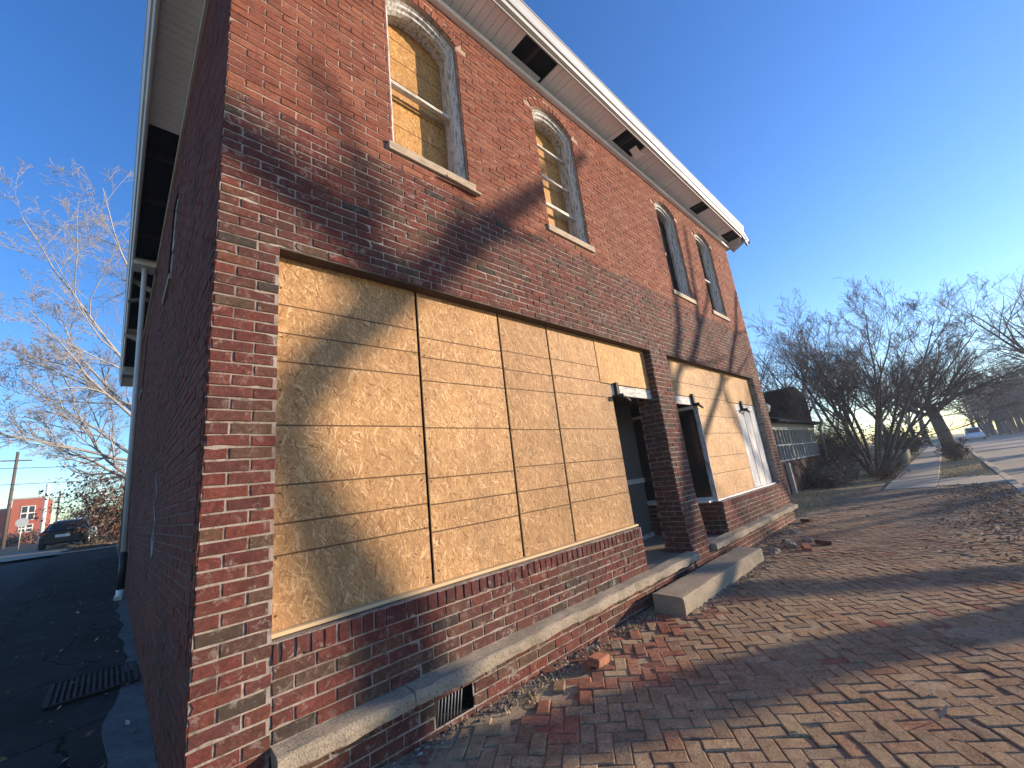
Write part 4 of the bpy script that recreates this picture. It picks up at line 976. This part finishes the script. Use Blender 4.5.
# ------------------------------------------------------------------ cars
def car(name, label, loc, rz, paint, suv=False, group=None):
    o = thing(name, label, 'car', loc, rz, group)
    L = 4.6; hw = .9; hb = .92 if not suv else 1.0; ht = 1.43 if not suv else 1.72
    def loft(secs):
        m = MB(); n = len(secs[0])
        m.add([p for s in secs for p in s], [(i * n + k, i * n + (k + 1) % n, (i + 1) * n + (k + 1) % n, (i + 1) * n + k) for i in range(len(secs) - 1) for k in range(n)], 0, True)
        m.poly(secs[0][::-1]); m.poly(secs[-1]); return m
    def sec(y, w, z0, z1, c=.1): return [(-w + c, y, z0), (w - c, y, z0), (w, y, z0 + c), (w, y, (z0 + z1) / 2), (w - .03, y, z1 - c), (w - c - .04, y, z1), (-w + c + .04, y, z1), (-w + .03, y, z1 - c), (-w, y, (z0 + z1) / 2), (-w, y, z0 + c)]
    if suv: S_ = [(-2.3, .74, .42, .9), (-2.25, .86, .32, 1.0), (-1.9, .9, .24, 1.03), (0, .92, .22, 1.02), (1.2, .9, .22, .98), (1.95, .88, .26, .9), (2.28, .78, .34, .78), (2.33, .6, .42, .66)]
    else: S_ = [(-2.34, .66, .42, .84), (-2.28, .82, .32, .93), (-1.9, .89, .24, .97), (-.9, .91, .2, .94), (.6, .91, .2, .92), (1.3, .89, .22, .88), (2.0, .86, .26, .78), (2.3, .74, .34, .68), (2.35, .55, .42, .6)]
    b = loft([sec(*s) for s in S_]).build('body', paint, o)
    def rsec(y, w, z0, z1): return [(-w, y, z0), (w, y, z0), (w - .10, y, (z0 + 2 * z1) / 3), (w - .2, y, z1 - .03), (w - .32, y, z1), (-w + .32, y, z1), (-w + .2, y, z1 - .03), (-w + .10, y, (z0 + 2 * z1) / 3)]
    R_ = [(-2.2, .78, .9, 1.0), (-1.85, .8, .92, ht - .12), (-1.2, .82, .92, ht), (.1, .82, .9, ht - .01), (.55, .82, .9, ht - .1), (1.15, .78, .88, .95)] if suv else [(-1.75, .74, .9, .97), (-1.15, .78, .9, ht - .08), (-.6, .8, .9, ht), (.1, .8, .88, ht - .01), (.45, .8, .88, ht - .08), (1.2, .76, .84, .9)]
    loft([rsec(*s) for s in R_]).build('roof', paint, o)
    gl = MB(); (ya, za), (yb, zb) = ((-2.19, 1.04), (-1.88, ht - .15)) if suv else ((-1.70, 1.0), (-1.18, ht - .1))
    gl.poly([(-.62, ya - .03, za), (.62, ya - .03, za), (.54, yb - .03, zb), (-.54, yb - .03, zb)]); gl.build('rear_window', 'glass', o)
    gl = MB(); (ya, za), (yb, zb) = ((1.10, .99), (.57, ht - .14)) if suv else ((1.14, .94), (.5, ht - .13))
    gl.poly([(.66, ya + .04, za), (-.66, ya + .04, za), (-.56, yb + .04, zb), (.56, yb + .04, zb)]); gl.build('windscreen', 'glass', o)
    for sx in (-1, 1):
        g = MB(); yr = -1.95 if suv else -1.25
        g.poly([(sx * .835, yr, .98), (sx * .835, .75, .94), (sx * .69, .35, ht - .12), (sx * .69, yr + .3, ht - .12)]); g.build('side_window', 'glass', o)
        t = MB(); t.box(min(sx * .48, sx * .84), max(sx * .48, sx * .84), -2.335 if not suv else -2.31, -2.2, .72, .86); t.build('tail_light', 'lamp_red', o)
        for yy in (-1.4, 1.42):
            w = MB(); w.tube([(sx * .70, yy, .33), (sx * .915, yy, .33)], .33, 20); wo = w.build('wheel', 'rubber', o)
            w = MB(); w.tube([(sx * .90, yy, .33), (sx * .925, yy, .33)], .2, 14); w.build('rim', 'chrome', wo)
    p = MB(); p.box(-.27, .27, -2.375 if not suv else -2.33, -2.34 if not suv else -2.29, .56, .70); p.build('number_plate', 'plate', o)
    p = MB(); p.box(-.8, .8, -2.37, -2.2, .3, .46); p.build('bumper', paint if not suv else 'black_pipe', o)
    return o
car('parked_car', 'black sedan seen from behind with its white number plate', (-1.85, 32.5, gh(-3, 31) - .07), radians(-4), 'car_dark')
car('parked_car', 'white car half hidden behind the black sedan', (-1.15, 40.5, gh(-3, 31) - .07), radians(-4), 'car_white', True)
car('parked_car', 'white car parked far away beside the thick old tree', (84, -5.3, -.13), radians(90), 'car_white', True)

# ------------------------------------------------------------------ far end of the side street
SB = thing('school_building', 'red brick building with white windows far down the side street', 'building', (0, 0, 0))
zg = .6
m = MB(); m.box(-26, -10.6, 100, 112, 0, 6.1); m.box(-11.4, -8.0, 99, 112, 0, 7.5)
for a, b, z in ((-26.1, -10.6, 6.1), (-11.5, -7.9, 7.5)): m.box(a, b, 98.9 if z > 7 else 99.9, 112.1, z, z + .25, 1)
m.build('wall', ['school', 'house_trim'], SB)
for (xa, xb, y, zs) in [(-25 + i * 2.2, -23.7 + i * 2.2, 99.9, ((1.2, 2.7), (3.9, 5.4))) for i in range(6)] + [(-10.4, -8.9, 98.9, ((2.4, 3.6), (4.2, 6.4)))]:
    for za, zb in zs:
        f = MB(); f.box(xa, xb, y + .02, y + .08, za, zb); wo = f.build('window', 'white_trim', SB); g = MB()
        for i in range(2):
            for j in range(2): g.box(xa + .1 + i * (xb - xa) / 2, xa + (xb - xa) / 2 - .1 + i * (xb - xa) / 2, y, y + .03, za + .1 + j * (zb - za) / 2, za + (zb - za) / 2 - .08 + j * (zb - za) / 2)
        g.build('pane', 'glass', wo)
up = thing('utility_pole', 'dark wooden utility pole at the left edge carrying wires', 'pole', (-8.0, 66, .6))
m = MB(); m.tube([(0, 0, 0), (0, 0, 10.0)], [.17, .12], 9); m.build('shaft', 'pole', up)
m = MB(); m.box(-1.1, 1.1, -.06, .06, 9.0, 9.12); m.build('crossarm', 'pole', up)
wp = tag(MB().build('white_pole', 'pole_white') if False else thing('white_pole', 'tall white pole right of the red brick building', 'pole', (-5.75, 70, .6)), None)
m = MB(); m.tube([(0, 0, 0), (0, 0, 6.6)], [.2, .15], 10); m.tube([(0, 0, 6.6), (0, 0, 6.7)], [.22, .1], 10); m.build('shaft', 'pole_white', wp)
up2 = thing('utility_pole', 'thin far utility pole right of the white pole', 'pole', (-5.2, 78, .6))
m = MB(); m.tube([(0, 0, 0), (0, 0, 6.2)], [.11, .09], 8); m.build('shaft', 'pole', up2)
m = MB(); m.box(-.7, .7, -.05, .05, 5.5, 5.6); m.build('crossarm', 'pole', up2)
sg = thing('street_sign', 'pale octagonal sign on a thin post before the red brick building', 'sign', (-5.2, 48, .7), 0)
m = MB(); m.tube([(0, 0, 0), (0, 0, 2.3)], .035, 6); m.build('post', 'sign_back', sg)
m = MB(); oc = [(.36 * cos(pi / 8 + i * pi / 4), .36 * sin(pi / 8 + i * pi / 4) + 2.0) for i in range(8)]
m.poly([(x, -.05, z) for x, z in oc]); m.poly([(x, -.04, z) for x, z in oc][::-1]); m.build('face', 'sign_back', sg)
for i, (z0, z1, lab) in enumerate(((9.65, 9.3, 'upper black overhead wire crossing the left sky'), (8.0, 7.8, 'lower black overhead wire crossing the left sky'))):
    m = MB(); n = 20
    m.tube([(-30 + 60 * k / n, 64 - 6 * k / n, z0 + (z1 - z0) * k / n + 1.2 * ((2 * k / n - 1) ** 2 - 1)) for k in range(n + 1)], .035, 4)
    tag(m.build('power_line', 'wire'), lab, 'wire', 'overhead wires')
FB = 'far trees behind the red brick building'
for i, (x, y, s, lab) in enumerate([(-4.2, 84, .45, 'small pale far tree right of the thin far pole'), (-2.2, 70, .42, 'small far tree above the parked cars'), (-14, 92, .35, 'small dark far tree before the red brick building')]): dup(gb, (x, y, .6), i * 2., s, lab, FB)
for i, (x, y, lab) in enumerate([(-8.9, 78, 'round dark bush left of the white pole'), (-6.6, 76, 'dark bush at the foot of the white pole')]): shrub('far_bush', lab, (x, y, .6), 90 + i, 1.3, 1.8, 40, 1500, 'shrubleaf', 'twig', .12, 'far bushes by the poles')

# ------------------------------------------------------------------ sky, sun, air, camera
wd = bpy.data.worlds.new('World'); SC.world = wd; wd.use_nodes = True
nt = wd.node_tree; bg = nt.nodes['Background']
sky = nt.nodes.new('ShaderNodeTexSky'); sky.sky_type = 'NISHITA'; sky.sun_disc = False
sky.sun_elevation = EL; sky.sun_rotation = pi / 2 + (pi / 2 - AZ) if False else math.atan2(ux, uy)
sky.air_density = 1.0; sky.dust_density = .05; sky.ozone_density = 3.2
hs = nt.nodes.new('ShaderNodeHueSaturation'); hs.inputs['Saturation'].default_value = 1.22; hs.inputs['Hue'].default_value = .513; nt.links.new(sky.outputs[0], hs.inputs['Color']); nt.links.new(hs.outputs[0], bg.inputs[0]); bg.inputs[1].default_value = .15
sl = bpy.data.lights.new('Sun', 'SUN'); sl.energy = 4.9; sl.angle = radians(.5); sl.color = (1, .81, .60)
so = bpy.data.objects.new('sun', sl); COL.objects.link(so)
d = Vector((-ux * cos(EL), -uy * cos(EL), -sin(EL))); so.rotation_euler = d.to_track_quat('-Z', 'Y').to_euler(); so.location = (30, -30, 30)

cam = bpy.data.cameras.new('Camera'); cam.sensor_width = 36; cam.lens = 409.75363 / 1024 * 36; cam.clip_start = .05; cam.clip_end = 3000
co = bpy.data.objects.new('Camera', cam); COL.objects.link(co); SC.camera = co
R = [[0.72352632, 0.07908524, 0.68575155], [-0.68102862, 0.24402094, 0.69040118], [-0.11273719, -0.96653986, 0.23041489]]
mw = Matrix([[R[i][0], -R[i][1], -R[i][2], 0] for i in range(3)] + [[0, 0, 0, 1]]); mw.translation = Vector((-.33, -2.66, 1.476))
co.matrix_world = mw
SC.view_settings.view_transform = 'Standard'; SC.view_settings.look = 'None'; SC.view_settings.gamma = 1; SC.view_settings.exposure = 1.12
SC.render.resolution_x = 1024; SC.render.resolution_y = 768
